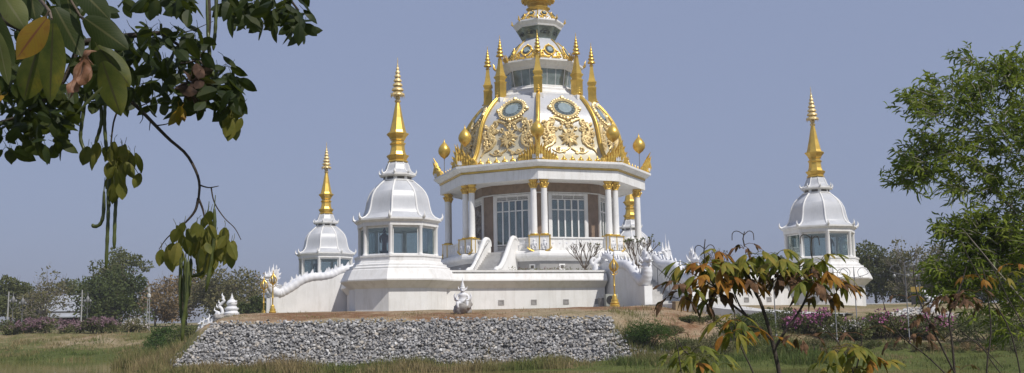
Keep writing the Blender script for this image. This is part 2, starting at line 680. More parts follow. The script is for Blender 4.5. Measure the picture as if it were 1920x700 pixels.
# loose stones at the right end and along the toe
for k in range(140):
    x = rnd.uniform(4.3, 7.2)
    y = rnd.uniform(44.0, 46.6 - (x - 4.3) * .5)
    put_stone(SMB, Vector((x, y, ground(x, y) + .03)), rnd.uniform(.06, .15), min(1, max(0, rnd.gauss(.6, .2))))
gw = thing('gabion_wall', 'grey broken-stone gabion revetment below the white wall, above the pond', 'stone wall', (-5, 45.4, 0.2))
SMB.build('stones', STONE, gw, local=False, recalc=False)['kind'] = 'stuff'
# backing slab of packed rubble so no soil shows between the stones
mb = MB()
mb.add([(-15.0, 44.5, .12), (5.4, 44.5, .12), (4.4, 46.75, 2.06), (-14.1, 46.75, 2.06), (-15.0, 45.2, -.4), (5.4, 45.2, -.4), (4.4, 47.2, 1.5), (-14.1, 47.2, 1.5)],
       [(0, 1, 2, 3), (7, 6, 5, 4), (0, 4, 5, 1), (1, 5, 6, 2), (2, 6, 7, 3), (3, 7, 4, 0)])
mb.build('rubble_backing', simple('rubble_dark', (0.17, 0.165, 0.16), 0.95, var=.4, sc=8), gw, local=False)

# ================================================================== corner towers
ROT8 = rad(-22.5)  # octagon vertex next to the -Y axis of a frame aligned with the square


def oct_pt(r, k, z, off=ROT8):
    a = off + k * PI / 4
    return Vector((r * math.cos(a), r * math.sin(a), z))


def horn(mbx, p, out, h, r):
    """small upturned leaf finial"""
    p = Vector(p)
    o = Vector(out).normalized()
    pts = [p - o * .05, p + o * h * .22 + Vector((0, 0, h * .2)), p + o * h * .3 + Vector((0, 0, h * .55)), p + o * h * .22 + Vector((0, 0, h))]
    mbx.tube(pts, [r, r * .95, r * .5, .006], 6)


def tiers(mbx, z0, z1, r0, n, seg=10):
    """tiered umbrella of a Thai spire: rings getting smaller upwards"""
    prof_ = []
    for i in range(n):
        t0, t1 = i / n, (i + 1) / n
        f = (1 - t0) ** 1.15
        rr = r0 * f + .02
        za = z0 + (z1 - z0) * (1 - (1 - t0) ** 1.25) * .82
        zb = z0 + (z1 - z0) * (1 - (1 - t1) ** 1.25) * .82
        prof_ += [(rr * .7, za), (rr, za + (zb - za) * .08), (rr * .92, za + (zb - za) * .45), (rr * .55, za + (zb - za) * .8)]
    prof_ += [(.02, z0 + (z1 - z0) * .86), (.03, z0 + (z1 - z0) * .9), (.004, z1)]
    mbx.lathe(prof_, seg)


def make_tower():
    t = thing('corner_tower', 'white octagonal tower with glazed lantern and tall gilded spire', 'tower', group='white towers at the corners of the terrace')
    mb = MB()
    mb.lathe([(3.0, -.3), (3.0, 1.3), (3.05, 1.34), (3.55, 1.75), (3.56, 1.83), (3.28, 2.4), (3.2, 2.44), (3.2, 2.54), (3.08, 2.56), (3.0, 2.62), (3.0, 2.72), (2.78, 2.78), (2.74, 2.88), (2.66, 2.92), (2.66, 3.16), (2.72, 3.18), (2.72, 3.27), (2.3, 3.29), (2.1, 3.29)], 8, ROT8)
    mb.build('plinth', WHITE, t)
    for k in range(8):
        mb = MB()
        p = oct_pt(2.36, k, 0)
        mb.lathe([(.15, 3.285), (.15, 3.36), (.115, 3.4), (.11, 4.9), (.14, 4.96), (.14, 5.05)], 12, c=p)
        mb.build('column', WHITE, t, smooth=40)
    for k in range(8):
        a, b = oct_pt(2.3, k, 0), oct_pt(2.3, k + 1, 0)
        d = (b - a).normalized()
        a2, b2 = a + d * .12, b - d * .12
        nrm = Vector((d.y, -d.x, 0))
        fr = MB()
        M = Matrix.Rotation(math.atan2(d.y, d.x), 4, 'Z')
        L_ = (b2 - a2).length
        mid = (a2 + b2) / 2
        fr.box(mid + Vector((0, 0, 3.33)), (L_, .07, .09), M)
        fr.box(mid + Vector((0, 0, 4.97)), (L_, .07, .12), M)
        fr.box(a2 + d * .02 + Vector((0, 0, 4.14)), (.04, .06, 1.53), M)
        fr.box(b2 - d * .02 + Vector((0, 0, 4.14)), (.04, .06, 1.53), M)
        w_ = fr.build('window', WHITE, t)
        pn = MB()
        pn.box(mid + Vector((0, 0, 4.14)), (L_ - .08, .012, 1.53), M)
        pn.build('pane', GLASST, w_)
    mb = MB()
    mb.lathe([(2.1, 5.04), (2.52, 5.04), (2.52, 5.28), (2.6, 5.31), (2.64, 5.38), (2.72, 5.4), (2.72, 5.5), (2.4, 5.53)], 8, ROT8)
    mb.build('eave', WHITE, t)
    dome = [(2.62, 5.5), (2.3, 5.66), (2.12, 5.85), (2.02, 6.1), (1.95, 6.4), (1.9, 6.7), (1.83, 6.95), (1.7, 7.22), (1.52, 7.45), (1.3, 7.66), (1.06, 7.86), (.95, 7.92)]
    mb = MB()
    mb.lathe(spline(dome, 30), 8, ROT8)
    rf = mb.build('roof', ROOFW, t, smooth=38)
    for k in range(8):
        mb = MB()
        a = ROT8 + k * PI / 4
        mb.tube([(r * math.cos(a), r * math.sin(a), z) for r, z in dome], [.06] * len(dome), 6)
        o = oct_pt(1, k, 0)
        horn(mb, oct_pt(2.66, k, 5.48), o, .42, .1)
        mb.build('ridge', WHITE, rf, smooth=60)
    lv = MB()
    lv.lathe([(.92, 7.9), (1.02, 7.92), (1.02, 7.99), (.9, 8.0), (.9, 8.2), (1.04, 8.2), (1.15, 8.27), (1.15, 8.36), (1.02, 8.4)], 8, ROT8)
    lt = lv.build('lantern_ring', WHITE, t)
    for k in range(8):
        a, b = oct_pt(.915, k, 8.1), oct_pt(.915, k + 1, 8.1)
        d = (b - a).normalized()
        mb = MB()
        mb.box((a + b) / 2, ((b - a).length * .62, .03, .14), Matrix.Rotation(math.atan2(d.y, d.x), 4, 'Z'))
        mb.build('vent', LATT, lt)
    cap = [(1.06, 8.39), (.86, 8.52), (.76, 8.7), (.7, 8.9), (.62, 9.06), (.5, 9.16)]
    mb = MB()
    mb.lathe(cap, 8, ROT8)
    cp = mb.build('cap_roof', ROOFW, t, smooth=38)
    mb = MB()
    for k in range(8):
        a = ROT8 + k * PI / 4
        mb.tube([(r * math.cos(a), r * math.sin(a), z) for r, z in cap], [.035] * len(cap), 5)
        horn(mb, oct_pt(1.08, k, 8.36), oct_pt(1, k, 0), .3, .07)
    mb.build('ridge', WHITE, cp, smooth=60)
    mb = MB()
    mb.lathe([(.56, 9.12), (.64, 9.14), (.64, 9.2), (.54, 9.28), (.7, 9.52), (.71, 9.56), (.55, 9.6), (.47, 9.8), (.43, 10.1), (.44, 10.22), (.5, 10.28), (.5, 10.34), (.4, 10.38), (.4, 10.5), (.47, 10.55), (.47, 10.6), (.56, 10.75), (.7, 10.9), (.7, 10.95), (.56, 10.99), (.5, 11.15), (.42, 11.5), (.32, 11.95), (.22, 12.5), (.13, 12.95)], 8, ROT8)
    sp = mb.build('spire', GOLD, t)
    mb = MB()
    mb.lathe([(.12, 12.9), (.19, 12.98), (.2, 13.04), (.13, 13.1), (.13, 13.16), (.17, 13.2), (.17, 13.26), (.11, 13.3), (.12, 13.36), (.26, 13.42)], 12)
    tiers(mb, 13.36, 15.85, .42, 8, 12)
    for k in range(10):
        a = 2 * PI * k / 10
        mb.tube([(.4 * math.cos(a), .4 * math.sin(a), 13.5), (.43 * math.cos(a), .43 * math.sin(a), 13.26)], [.045, .012], 4)
    mb.build('finial', PALEGOLD, sp, smooth=50)
    return t


tower = make_tower()
places = [(-HALF, -HALF), (HALF, -HALF), (-HALF, HALF), (HALF, HALF)]
tl = ['nearest white octagonal tower with gilded spire, left of the pavilion', 'white gilded-spired tower on the far right by the leafy tree',
      'smallest white tower with gilded spire, behind the naga stair on the left', 'white tower mostly hidden behind the right columns of the pavilion']
towers = []
for i, (a, b) in enumerate(places):
    o = tower if i == 0 else copy_tree(tower)
    o.location = Lw(a, b, 2.7)
    o.rotation_euler = (0, 0, ANG)
    o['label'] = tl[i]
    towers.append(o)


def make_buddha(loc, rz, label, h, robe):
    """standing robed figure on a stepped plinth inside a lantern"""
    t = thing('buddha_statue', label, 'statue', loc, rz)
    s = h / 1.5
    mb = MB()
    mb.lathe([(.34 * s, -.14), (.34 * s, .0), (.28 * s, .03), (.24 * s, .1 * s), (.3 * s, .16 * s), (.3 * s, .2 * s)], 12)
    mb.build('pedestal', BLACK, t, smooth=40)
    prof_ = [(0.05, .2), (.15, .2), (.14, .45), (.13, .7), (.17, .9), (.2, 1.05), (.21, 1.15), (.12, 1.24), (.065, 1.28), (.085, 1.33), (.1, 1.4), (.085, 1.47), (.05, 1.53), (.04, 1.57), (.01, 1.64)]
    mb = MB()
    mb.lathe([(r * s, z * s) for r, z in prof_], 14, M=Matrix.Diagonal((1, .7, 1, 1)))
    for sx in (-1, 1):
        mb.tube([(sx * .19 * s, 0, 1.13 * s), (sx * .24 * s, -.02 * s, .95 * s), (sx * .22 * s, -.1 * s, .78 * s), (sx * .17 * s, -.14 * s, .66 * s)], [.06 * s, .055 * s, .045 * s, .025 * s], 8)
    mb.build('figure', robe, t, smooth=60)


p = Lw(-HALF, -HALF, 0) + Vector((-.75, -.6, 5.99))
make_buddha(p + Vector((0, 0, .14)), 0, 'dark maroon robed statue behind the glass of the nearest tower', 1.5, ROBE)
p = Lw(HALF, -HALF, 0) + Vector((.55, -.6, 5.99))
make_buddha(p + Vector((0, 0, .14)), .3, 'black statue on a round pedestal behind the glass of the far right tower', 1.5, BRONZE)
p = Lw(-HALF, HALF, 0) + Vector((-.7, -.6, 5.99))
make_buddha(p + Vector((0, 0, .14)), 0, 'black statue in the lantern of the smallest tower on the left', 1.5, BRONZE)

# ================================================================== retaining walls of the terrace
WPROF = [(.9, 2.5), (.9, 4.0), (.93, 4.03), (1.36, 4.45), (1.36, 4.52), (1.22, 4.9), (1.08, 4.93), (1.08, 4.99), (1.24, 5.0), (1.24, 5.11), (.55, 5.13), (.55, 2.5)]


def wall(name, label, side, a0, a1, vents):
    """side 'front': along a at b=-HALF; side 'left': along b at a=-HALF"""
    def pt(s, o, z):
        return Lw(s, -HALF - o, z) if side == 'front' else Lw(-HALF - o, s, z)
    t = thing(name, label, 'wall', pt((a0 + a1) / 2, .9, 2.6))
    mb = MB()
    mb.rings([[pt(s, o, z) for o, z in WPROF] for s in (a0, a1)])
    w_ = mb.build('wall_body', WHITE, t, local=False)
    for s in vents:
        mb = MB()
        c = [(-.19, -.16), (.19, -.16), (.19, .16), (-.19, .16)]
        i = [(-.12, -.1), (.12, -.1), (.12, .1), (-.12, .1)]
        zc = 3.12
        o_, n_ = .9, .9
        vo = [pt(s + x, .93, zc + z) for x, z in c]
        vi = [pt(s + x, .93, zc + z) for x, z in i]
        vb = [pt(s + x, .905, zc + z) for x, z in i]
        vw = [pt(s + x, .895, zc + z) for x, z in c]
        vs = vo + vi + vb + vw
        fs = []
        for k in range(4):
            j = (k + 1) % 4
            fs += [(k, j, 4 + j, 4 + k), (4 + k, 4 + j, 8 + j, 8 + k), (12 + k, 12 + j, j, k)]
        fs.append((8, 9, 10, 11))
        mb.add(vs, fs)
        mb.build('vent', VENTM, w_, local=False)
    return t


def vent_a(px):
    # local a of the wall body plane seen at column px
    lo, hi = -HALF, HALF
    for _ in range(40):
        mid = (lo + hi) / 2
        p = Lw(mid, -HALF - .9)
        if p.x / p.y < (px - 960 + 3.0) / F * 1.0:
            lo = mid
        else:
            hi = mid
    return lo


wall('retaining_wall', 'white moulded wall with four square vents beside the nearest tower', 'front', -HALF + 2.2, -1.95, [vent_a(v_) for v_ in (933, 994, 1054, 1113)])
wall('retaining_wall', 'white moulded wall with square vents behind the orange-leaved sapling', 'front', 1.95, HALF - 2.2, [vent_a(v_) for v_ in (1390, 1432, 1480)])
wall('retaining_wall', 'short white wall between the nearest tower and the left naga stair', 'left', -HALF + 2.2, -1.95, [-8, -5])
wall('retaining_wall', 'white wall running behind the left naga stair to the smallest tower', 'left', 1.95, HALF - 2.2, [])

# ================================================================== outer stairs with naga balustrades
SPINE = [(-.5, 5.62, .07), (-.2, 5.88, .12), (.3, 6.05, .17), (.8, 6.02, .21), (1.4, 5.84, .26), (1.9, 5.55, .3), (2.6, 5.4, .31), (3.4, 5.34, .32), (4.1, 5.12, .33), (4.8, 4.66, .34), (5.4, 4.3, .33), (5.75, 4.2, .35), (6.1, 4.34, .34), (6.34, 4.7, .29), (6.34, 5.05, .26), (6.24, 5.3, .23)]
WTOP = [(-.9, 5.15), (.2, 5.62), (.8, 5.74), (1.3, 5.6), (1.9, 5.3), (2.6, 5.16), (3.4, 5.06), (4.1, 4.84), (4.8, 4.4), (5.3, 4.06), (5.8, 4.0)]


def naga_balustrade(M, y0, label, group):
    loc = M @ Vector((6.4, y0, 2.6))
    t = thing('naga_balustrade', label, 'balustrade', loc, group=group)

    def T(p):
        return M @ Vector((p[0], y0 + p[1], p[2]))

    def TH(p):
        return T((6.24 + (p[0] - 6.58) * .8, p[1], 5.3 + (p[2] - 5.3) * .95))
    mb = MB()
    poly = [(-.9, 2.5)] + WTOP + [(5.8, 2.5)]
    mb.prism([T((s, -.17, z)) for s, z in poly], (M.to_3x3() @ Vector((0, .34, 0))))
    mb.build('wall_panel', WHITE, t, local=False)
    mb = MB()
    mb.rings([[T((s, y, z)) for s, y in ((5.8, -.25), (6.36, -.25), (6.36, .25), (5.8, .25))] for z in (2.5, 3.92)])
    mb.build('pier', WHITE, t, local=False)
    sp = spline(SPINE, 46)
    mb = MB()
    sq = spline(SPINE, 120)
    mb.tube([T((s, 0, z)) for s, z, r in sq], [r * (1 + .035 * math.sin(i * 1.57)) for i, (s, z, r) in enumerate(sq)], 12)
    # belly scutes: low rings along the body
    bd = mb.build('naga_body', STUCCO, t, local=False, smooth=60)
    mb = MB()
    for i in range(1, 42, 2):
        s, z, r = sp[i]
        s2, z2, _ = sp[min(i + 1, 45)]
        s0, z0, _ = sp[i - 1]
        d = Vector((s2 - s0, z2 - z0)).normalized()
        nrm = Vector((-d.y, d.x)) if d.x >= 0 or d.y > 0 else Vector((-d.y, d.x))
        h = (.27 if i % 4 == 1 else .17) * (1.6 if i > 33 else 1)
        base = Vector((s, z)) + nrm * r * .8
        tip = Vector((s, z)) + nrm * (r + h) - d * .16
        mb.prism([T((base.x - d.x * .17, -.04, base.y - d.y * .17)), T((base.x + d.x * .15, -.04, base.y + d.y * .15)), T((tip.x + d.x * .03, -.04, tip.y + d.y * .03)), T((tip.x, -.04, tip.y))], M.to_3x3() @ Vector((0, .08, 0)))
    mb.build('dorsal_fin', STUCCO, bd, local=False)
    # head: skull, jaws, crest fan, horns and the tall crown
    mb = MB()
    mb.tube([TH(p) for p in ((6.5, 0, 5.24), (6.66, 0, 5.46), (6.9, 0, 5.44), (7.15, 0, 5.4), (7.32, 0, 5.5))], [.2, .24, .18, .12, .05], 10)
    mb.tube([TH(p) for p in ((6.6, 0, 5.22), (6.85, 0, 5.18), (7.05, 0, 5.16), (7.2, 0, 5.22))], [.14, .11, .08, .03], 8)
    for sy in (-1, 1):
        mb.blob(TH((6.86, sy * .13, 5.55)), (.06, .06, .06), seg=8, rg=5)
        mb.tube([TH((7.14, sy * .05, 5.44)), TH((7.26, sy * .07, 5.6)), TH((7.22, sy * .08, 5.74))], [.05, .035, .006], 6)
        mb.tube([TH((6.55, sy * .2, 5.35)), TH((6.4, sy * .34, 5.55)), TH((6.25, sy * .36, 5.85))], [.1, .08, .008], 6)
        mb.tube([TH((6.5, sy * .2, 5.1)), TH((6.42, sy * .36, 5.2)), TH((6.3, sy * .42, 5.42))], [.09, .07, .008], 6)
    hd = mb.build('naga_head', STUCCO, t, local=False, smooth=60)
    mb = MB()
    mb.tube([TH(p) for p in ((6.62, 0, 5.55), (6.58, 0, 5.75), (6.52, 0, 5.95), (6.5, 0, 6.05), (6.48, 0, 6.4))], [.17, .13, .1, .05, .006], 8)
    mb.tube([TH(p) for p in ((6.78, 0, 5.62), (6.86, 0, 5.8), (6.82, 0, 6.0))], [.1, .07, .006], 6)
    mb.build('crown', STUCCO, hd, local=False, smooth=60)
    mb = MB()
    fan = [(6.45, 4.75), (6.2, 4.95), (6.02, 5.25), (5.96, 5.55), (6.05, 5.85), (6.24, 6.08), (6.42, 5.85), (6.5, 5.5)]
    mb.prism([TH((s, -.09, z)) for s, z in fan], M.to_3x3() @ Vector((0, .18, 0)))
    for (s, z), (ds, dz) in zip(fan[1:6], ((-.16, .02), (-.18, .1), (-.18, .17), (-.12, .22), (-.02, .24))):
        mb.tube([TH((s, 0, z)), TH((s + ds, 0, z + dz))], [.09, .006], 5)
    mb.build('crest', STUCCO, hd, local=False)
    return t


def stair(M, label):
    t = thing('staircase', label, 'stairs', M @ Vector((3, 0, 2.6)))
    mb = MB()
    n = 15
    poly = [(-1.2, 2.5), (-1.2, 5.06), (0, 5.06)]
    for i in range(n):
        s0 = 0 + i * .36
        z1 = 5.06 - (i + 1) * (5.06 - 2.74) / n
        poly += [(s0, z1 + 1e-4), (s0 + .36, z1)]
    poly += [(n * .36, 2.5)]
    mb.prism([M @ Vector((s, -1.42, z)) for s, z in poly], M.to_3x3() @ Vector((0, 2.84, 0)))
    mb.build('flight', STEPM, t, local=False)
    for sy in (-1, 1):
        mb = MB()
        y = sy * 1.2
        top = [M @ Vector((s, y, z)) for s, z in ((.2, 6.0), (.6, 5.95), (5.3, 3.75), (5.6, 3.75))]
        mb.tube(top, .03, 6)
        for s in (.6, 2.2, 3.8, 5.3):
            z1 = 5.95 - (s - .6) * .468
            zb = 5.06 - s / .36 * .1547
            mb.tube([M @ Vector((s, y, zb - .05)), M @ Vector((s, y, z1))], .025, 5)
        mb.build('handrail', METAL, t, local=False, smooth=60)
    return t


def frame(angle_local, origin):
    a = ANG + angle_local
    return Matrix.Translation(origin) @ Matrix.Rotation(a, 4, 'Z')


MF = frame(rad(-90), Lw(0, -HALF, 0))
ML = frame(rad(180), Lw(-HALF, 0, 0))
stair(MF, 'grey front steps between two white naga balustrades, right of the gold lamp')
stair(ML, 'steps hidden between the two naga balustrades on the far left')
G_ = 'white naga balustrades of the outer stairs'
naga_balustrade(MF, -1.6, 'white naga balustrade on a shaded wall, just right of the gold lamp post', G_)
naga_balustrade(MF, 1.6, 'white naga balustrade right of the front steps, its head behind the sapling', G_)
naga_balustrade(ML, 1.6, 'sunlit white naga balustrade sloping down to the left of the nearest tower', G_)
naga_balustrade(ML, -1.6, 'white naga balustrade behind the sunlit one on the left stair', G_)
# ================================================================== the pavilion
PZ = 5.05


class PB(MB):
    def build(self, name, mat, parent=None, smooth=None, **kw):
        self.v = [Vector((p.x, p.y, p.z - PZ)) for p in self.v]
        return MB.build(self, name, mat, parent, True, smooth)


pav = thing('pavilion', 'large white octagonal pavilion with columns, cream ornamented dome and gilded top', 'pavilion', (CX, CY, PZ), ANG)
A8 = PI / 8
COSA, SINA = math.cos(A8), math.sin(A8)


def face_axes(k):
    a = k * PI / 4
    return Vector((math.cos(a), math.sin(a), 0)), Vector((-math.sin(a), math.cos(a), 0))


def fpt(k, w, o, z):
    n, t = face_axes(k)
    p = n * o + t * w
    return Vector((p.x, p.y, z))


def vdir(k):
    a = ROT8 + k * PI / 4
    return Vector((math.cos(a), math.sin(a), 0)), Vector((-math.sin(a), math.cos(a), 0))


def fbox(mbx, k, w, o, z, sw, so, sz):
    n, t = face_axes(k)
    M = Matrix((( t.x, n.x, 0, 0), (t.y, n.y, 0, 0), (0, 0, 1, 0), (0, 0, 0, 1)))
    mbx.box(fpt(k, w, o, z), (sw, so, sz), M)


def vbox(mbx, k, w, o, z, sw, so, sz):
    n, t = vdir(k)
    M = Matrix(((t.x, n.x, 0, 0), (t.y, n.y, 0, 0), (0, 0, 1, 0), (0, 0, 0, 1)))
    p = n * o + t * w
    mbx.box((p.x, p.y, z), (sw, so, sz), M)


def vpt(k, w, o, z):
    n, t = vdir(k)
    p = n * o + t * w
    return Vector((p.x, p.y, z))


# podium
mb = PB()
mb.lathe([(8.0, 4.9), (8.0, 6.3)], 8, ROT8)
pod = mb.build('podium', GREYWALL, pav)
mb = PB()
mb.lathe([(8.05, 6.26), (8.12, 6.34), (8.2, 6.4), (8.38, 6.5), (8.46, 6.62), (8.46, 6.78), (8.4, 6.92), (8.3, 7.0), (8.0, 7.03)], 8, ROT8)
mb.build('rim', WHITE, pod)
for k in (-3, -2, -1, 0, 4):
    for w in (-1.35, 1.35) if k in (-2, 0, 4) else (-2.45, 2.45):
        mb = PB()
        o_ = 8.0 * COSA
        for dw, dz, sw, sz in ((0, .17, .46, .1), (0, -.17, .46, .1), (-.18, 0, .1, .24), (.18, 0, .1, .24)):
            fbox(mb, k, w + dw, o_ + .02, 5.82 + dz, sw, .06, sz)
        vt = mb.build('vent', WHITE, pav)
        mb = PB()
        fbox(mb, k, w, o_ + .006, 5.82, .26, .02, .24)
        mb.build('grille', LATT, vt)

# drum with chamfered corners ---------------------------------------------
RD, WD = 5.5, 1.66


def drum_ring(off, z):
    pts = []
    for k in range(8):
        pts.append(fpt(k, -WD - off * .1, RD + off, z))
        pts.append(fpt(k, WD + off * .1, RD + off, z))
    return pts


mb = PB()
mb.rings([drum_ring(0, 7.0), drum_ring(0, 11.62)], True, True)
drum = mb.build('drum', BROWN, pav)
mb = PB()
mb.rings([drum_ring(.0, 11.621), drum_ring(.16, 11.64), drum_ring(.16, 12.299)], False, True)
mb.build('upper_band', BROWN, drum)
mb = PB()
mb.rings([drum_ring(.05, 11.52), drum_ring(.1, 11.54), drum_ring(.1, 11.615), drum_ring(.05, 11.618)], False, False)
mb.build('white_strip', WHITE, drum)
for k in range(8):
    if k in (1, 2, 3):
        continue
    mb = PB()
    for w in (-1.5, 1.5):
        fbox(mb, k, w, RD + .05, 9.3, .24, .14, 4.4)
    fbox(mb, k, 0, RD + .05, 11.42, 2.76, .14, .16)
    fbox(mb, k, 0, RD + .045, 11.05, 2.76, .1, .08)
    fbox(mb, k, 0, RD + .045, 7.68, 2.76, .1, .08)
    fbox(mb, k, 0, RD + .05, 7.2, 2.76, .14, .16)
    if k != 4:
        for i in range(6):
            w = -1.38 + i * 2.76 / 5
            fbox(mb, k, w, RD + .045, 9.37, .11, .1, 3.3)
        fbox(mb, k, 0, RD + .04, 10.25, 2.7, .08, .08)
    fr = mb.build('window' if k != 4 else 'relief_panel', WHITE, pav)
    if k == 4:
        mb = PB()
        fbox(mb, k, 0, RD + .02, 9.36, 2.7, .06, 3.3)
        for i in range(90):
            w, z = rnd.uniform(-1.25, 1.25), rnd.uniform(7.9, 10.9)
            mb.blob(fpt(k, w, RD + .06, z), (rnd.uniform(.06, .16), rnd.uniform(.06, .1), rnd.uniform(.08, .22)), seg=6, rg=4)
        mb.build('carving', CARVED, fr)
    else:
        mb = PB()
        fbox(mb, k, 0, RD + .03, 9.36, 2.7, .014, 3.36)
        mb.build('pane', GLASSW, fr)
        mb = PB()
        ring0, ring1 = [], []
        for i in range(81):
            w = -1.37 + i * 2.74 / 80
            d = .006 + .006 * math.sin(i * .9) + .004 * math.sin(i * 2.3)
            ring0.append(fpt(k, w, RD + .002 + d * .6, 7.72))
            ring1.append(fpt(k, w, RD + .002 + d * .6, 10.95 if (i // 16) % 5 != 3 else 10.2))
        mb.rings([ring0, ring1], False, False, closed=False)
        mb.build('curtain', CURT, fr, smooth=170)
    for z, h in ((11.23, .24), (7.45, .32)):
        mb = PB()
        fbox(mb, k, 0, RD + .03, z, 2.7, .04, h)
        lt = mb.build('grille', LATT, fr)
        mb = PB()
        for g in (-.92, 0, .92):
            for i in range(9):
                for s in (-1, 1):
                    w = g - .4 + i * .1
                    mb.tube([fpt(k, w, RD + .06, z - h * .42), fpt(k, w + s * .09, RD + .06, z + h * .42)], .014, 4)
        for g in (-1.36, -.46, .46, 1.36):
            fbox(mb, k, g, RD + .055, z, .08, .05, h)
        mb.build('lattice', WHITE, fr)

# columns in pairs on gilded pedestals -------------------------------------
for k in range(8):
    for s in (-1, 1):
        c = vpt(k, s * .39, 7.72, 0)
        mb = PB()
        mb.lathe([(.3, 8.16), (.3, 8.24), (.25, 8.3), (.25, 8.36), (.235, 8.4), (.235, 9.6), (.22, 11.66)], 20, c=c)
        cl = mb.build('column', WHITE, pav, smooth=40)
        mb = PB()
        mb.lathe([(.23, 11.64), (.27, 11.68), (.235, 11.74), (.25, 11.86), (.3, 11.98), (.26, 12.02), (.29, 12.14), (.35, 12.2), (.35, 12.296)], 16, c=c)
        for j in range(8):
            a = j * PI / 4
            d = Vector((math.cos(a), math.sin(a), 0))
            mb.tube([c + d * .24 + Vector((0, 0, 11.76)), c + d * .3 + Vector((0, 0, 11.92)), c + d * .37 + Vector((0, 0, 11.97)), c + d * .33 + Vector((0, 0, 12.06))], [.05, .06, .05, .02], 5)
        mb.build('capital', GOLDF, cl, smooth=40)
        mb = PB()
        mb.lathe([(.305, 8.16), (.32, 8.18), (.32, 8.25), (.305, 8.27)], 20, c=c)
        mb.build('base_ring', GOLD, cl, smooth=40)
    mb = PB()
    vbox(mb, k, 0, 7.72, 7.58, 1.56, .74, 1.04)
    ped = mb.build('pedestal', WHITE, pav)
    mb = PB()
    vbox(mb, k, 0, 7.74, 8.125, 1.66, .86, .07)
    for w in (-.76, 0, .76):
        vbox(mb, k, w, 8.1, 7.58, .07, .05, 1.02)
    pts = [vpt(k, w, 8.14, z) for w, z in spline([(-.78, 7.12), (-.6, 7.02), (-.3, 6.9), (0, 6.86), (.3, 6.9), (.6, 7.02), (.78, 7.12)], 20)]
    mb.tube(pts, .06, 7)
    for s in (-1, 1):
        mb.tube([vpt(k, s * .78, 8.14, 7.12), vpt(k, s * .9, 8.13, 7.2), vpt(k, s * .86, 8.13, 7.34)], [.06, .05, .02], 6)
        vbox(mb, k, s * .79, 7.75, 7.58, .03, .06, 1.0)
    mb.build('gilt_trim', GOLD, ped)
    for s in (-1, 1):
        mb = PB()
        c = vpt(k, s * .38, 8.1, 7.5)
        mb.blob(c, (.13, .1, .2), seg=8, rg=6)
        mb.blob(c + Vector((0, 0, .25)), (.085, .085, .1), seg=8, rg=6)
        n_, t_ = vdir(k)
        for q in (-1, 1):
            mb.tube([c + t_ * q * .1 + Vector((0, 0, .1)), c + t_ * q * .2 + n_ * .05 + Vector((0, 0, 0)), c + t_ * q * .16 + n_ * .05 + Vector((0, 0, -.16))], [.05, .045, .035], 5)
            mb.tube([c + t_ * q * .05 + Vector((0, 0, -.15)), c + t_ * q * .16 + n_ * .06 + Vector((0, 0, -.26)), c + t_ * q * .07 + n_ * .02 + Vector((0, 0, -.42))], [.06, .055, .04], 5)
        mb.build('figure_relief', STUCCO, ped, smooth=60)
# balustrade panels
for k in range(8):
    stairs_here = k in (5, 7)
    half = 7.45 * SINA - .62
    segs = [(-half, half)] if not stairs_here else [(-half, -1.28), (1.28, half)]
    for a, b in segs:
        mb = PB()
        o_ = 7.45 * COSA + .25
        w, L_ = (a + b) / 2, b - a
        fbox(mb, k, w, o_, 7.98, L_, .3, .1)
        fbox(mb, k, w, o_, 7.13, L_, .3, .2)
        fbox(mb, k, w, o_, 7.58, L_, .12, .7)
        nn = max(2, int(L_ / .95))
        for i in range(nn + 1):
            fbox(mb, k, a + .05 + i * (L_ - .1) / nn, o_, 7.58, .1, .2, .7)
        bl = mb.build('balustrade', WHITE, pav)
        mb = PB()
        for i in range(nn * 2):
            mb.lathe([(.07, -.03), (.085, 0), (.07, .03)], 8, M=Matrix.Rotation(k * PI / 4, 4, 'Z') @ Matrix.Rotation(PI / 2, 4, 'Y'), c=fpt(k, a + (i + .5) * L_ / (nn * 2), o_ + .065, 7.6))
        mb.build('rosette', STUCCO, bl)

# short stairs with scrolled side walls on the two diagonal faces
for k in (5, 7):
    o0 = 7.4
    mb = PB()
    n = 12
    poly = [(o0, 4.95), (o0, 7.0), (7.86, 7.0)]
    for i in range(n):
        x = 7.86 + i * .22
        z = 7.0 - (i + 1) * (7.0 - 5.1) / n
        poly += [(x, z + 1e-4), (x + .22, z)]
    poly.append((7.86 + n * .22, 4.95))
    nrm, tan = face_axes(k)
    mb.prism([fpt(k, -1.0, o, z) for o, z in poly], tan * 2.0)
    st = mb.build('stair', STEPM, pav)
    for s in (-1, 1):
        top = spline([(7.3, 7.45), (7.36, 7.78), (7.62, 7.96), (8.0, 7.92), (8.3, 7.62), (8.7, 7.12), (9.2, 6.5), (9.7, 5.98), (10.2, 5.66), (10.6, 5.6), (10.75, 5.45)], 40)
        mb = PB()
        poly = [(7.3, 4.95)] + top + [(10.75, 4.95)]
        w0 = s * 1.0 if s > 0 else -1.26
        mb.prism([fpt(k, w0, o, z) for o, z in poly], tan * .26)
        sw = mb.build('stair_wall', WHITE, pav)
        mb = PB()
        mb.tube([fpt(k, w0 + .13, o, z + .02) for o, z in top], .19, 8)
        mb.blob(fpt(k, w0 + .13, 10.72, 5.35), (.24, .24, .24))
        mb.build('scroll_coping', WHITE, sw, smooth=60)
        mb = PB()
        mb.tube([fpt(k, w0 + (-.1 if s > 0 else .36), o, z) for o, z in ((7.9, 7.75), (8.4, 7.4), (10.2, 5.75))], .025, 6)
        mb.build('handrail', METAL, sw, smooth=60)

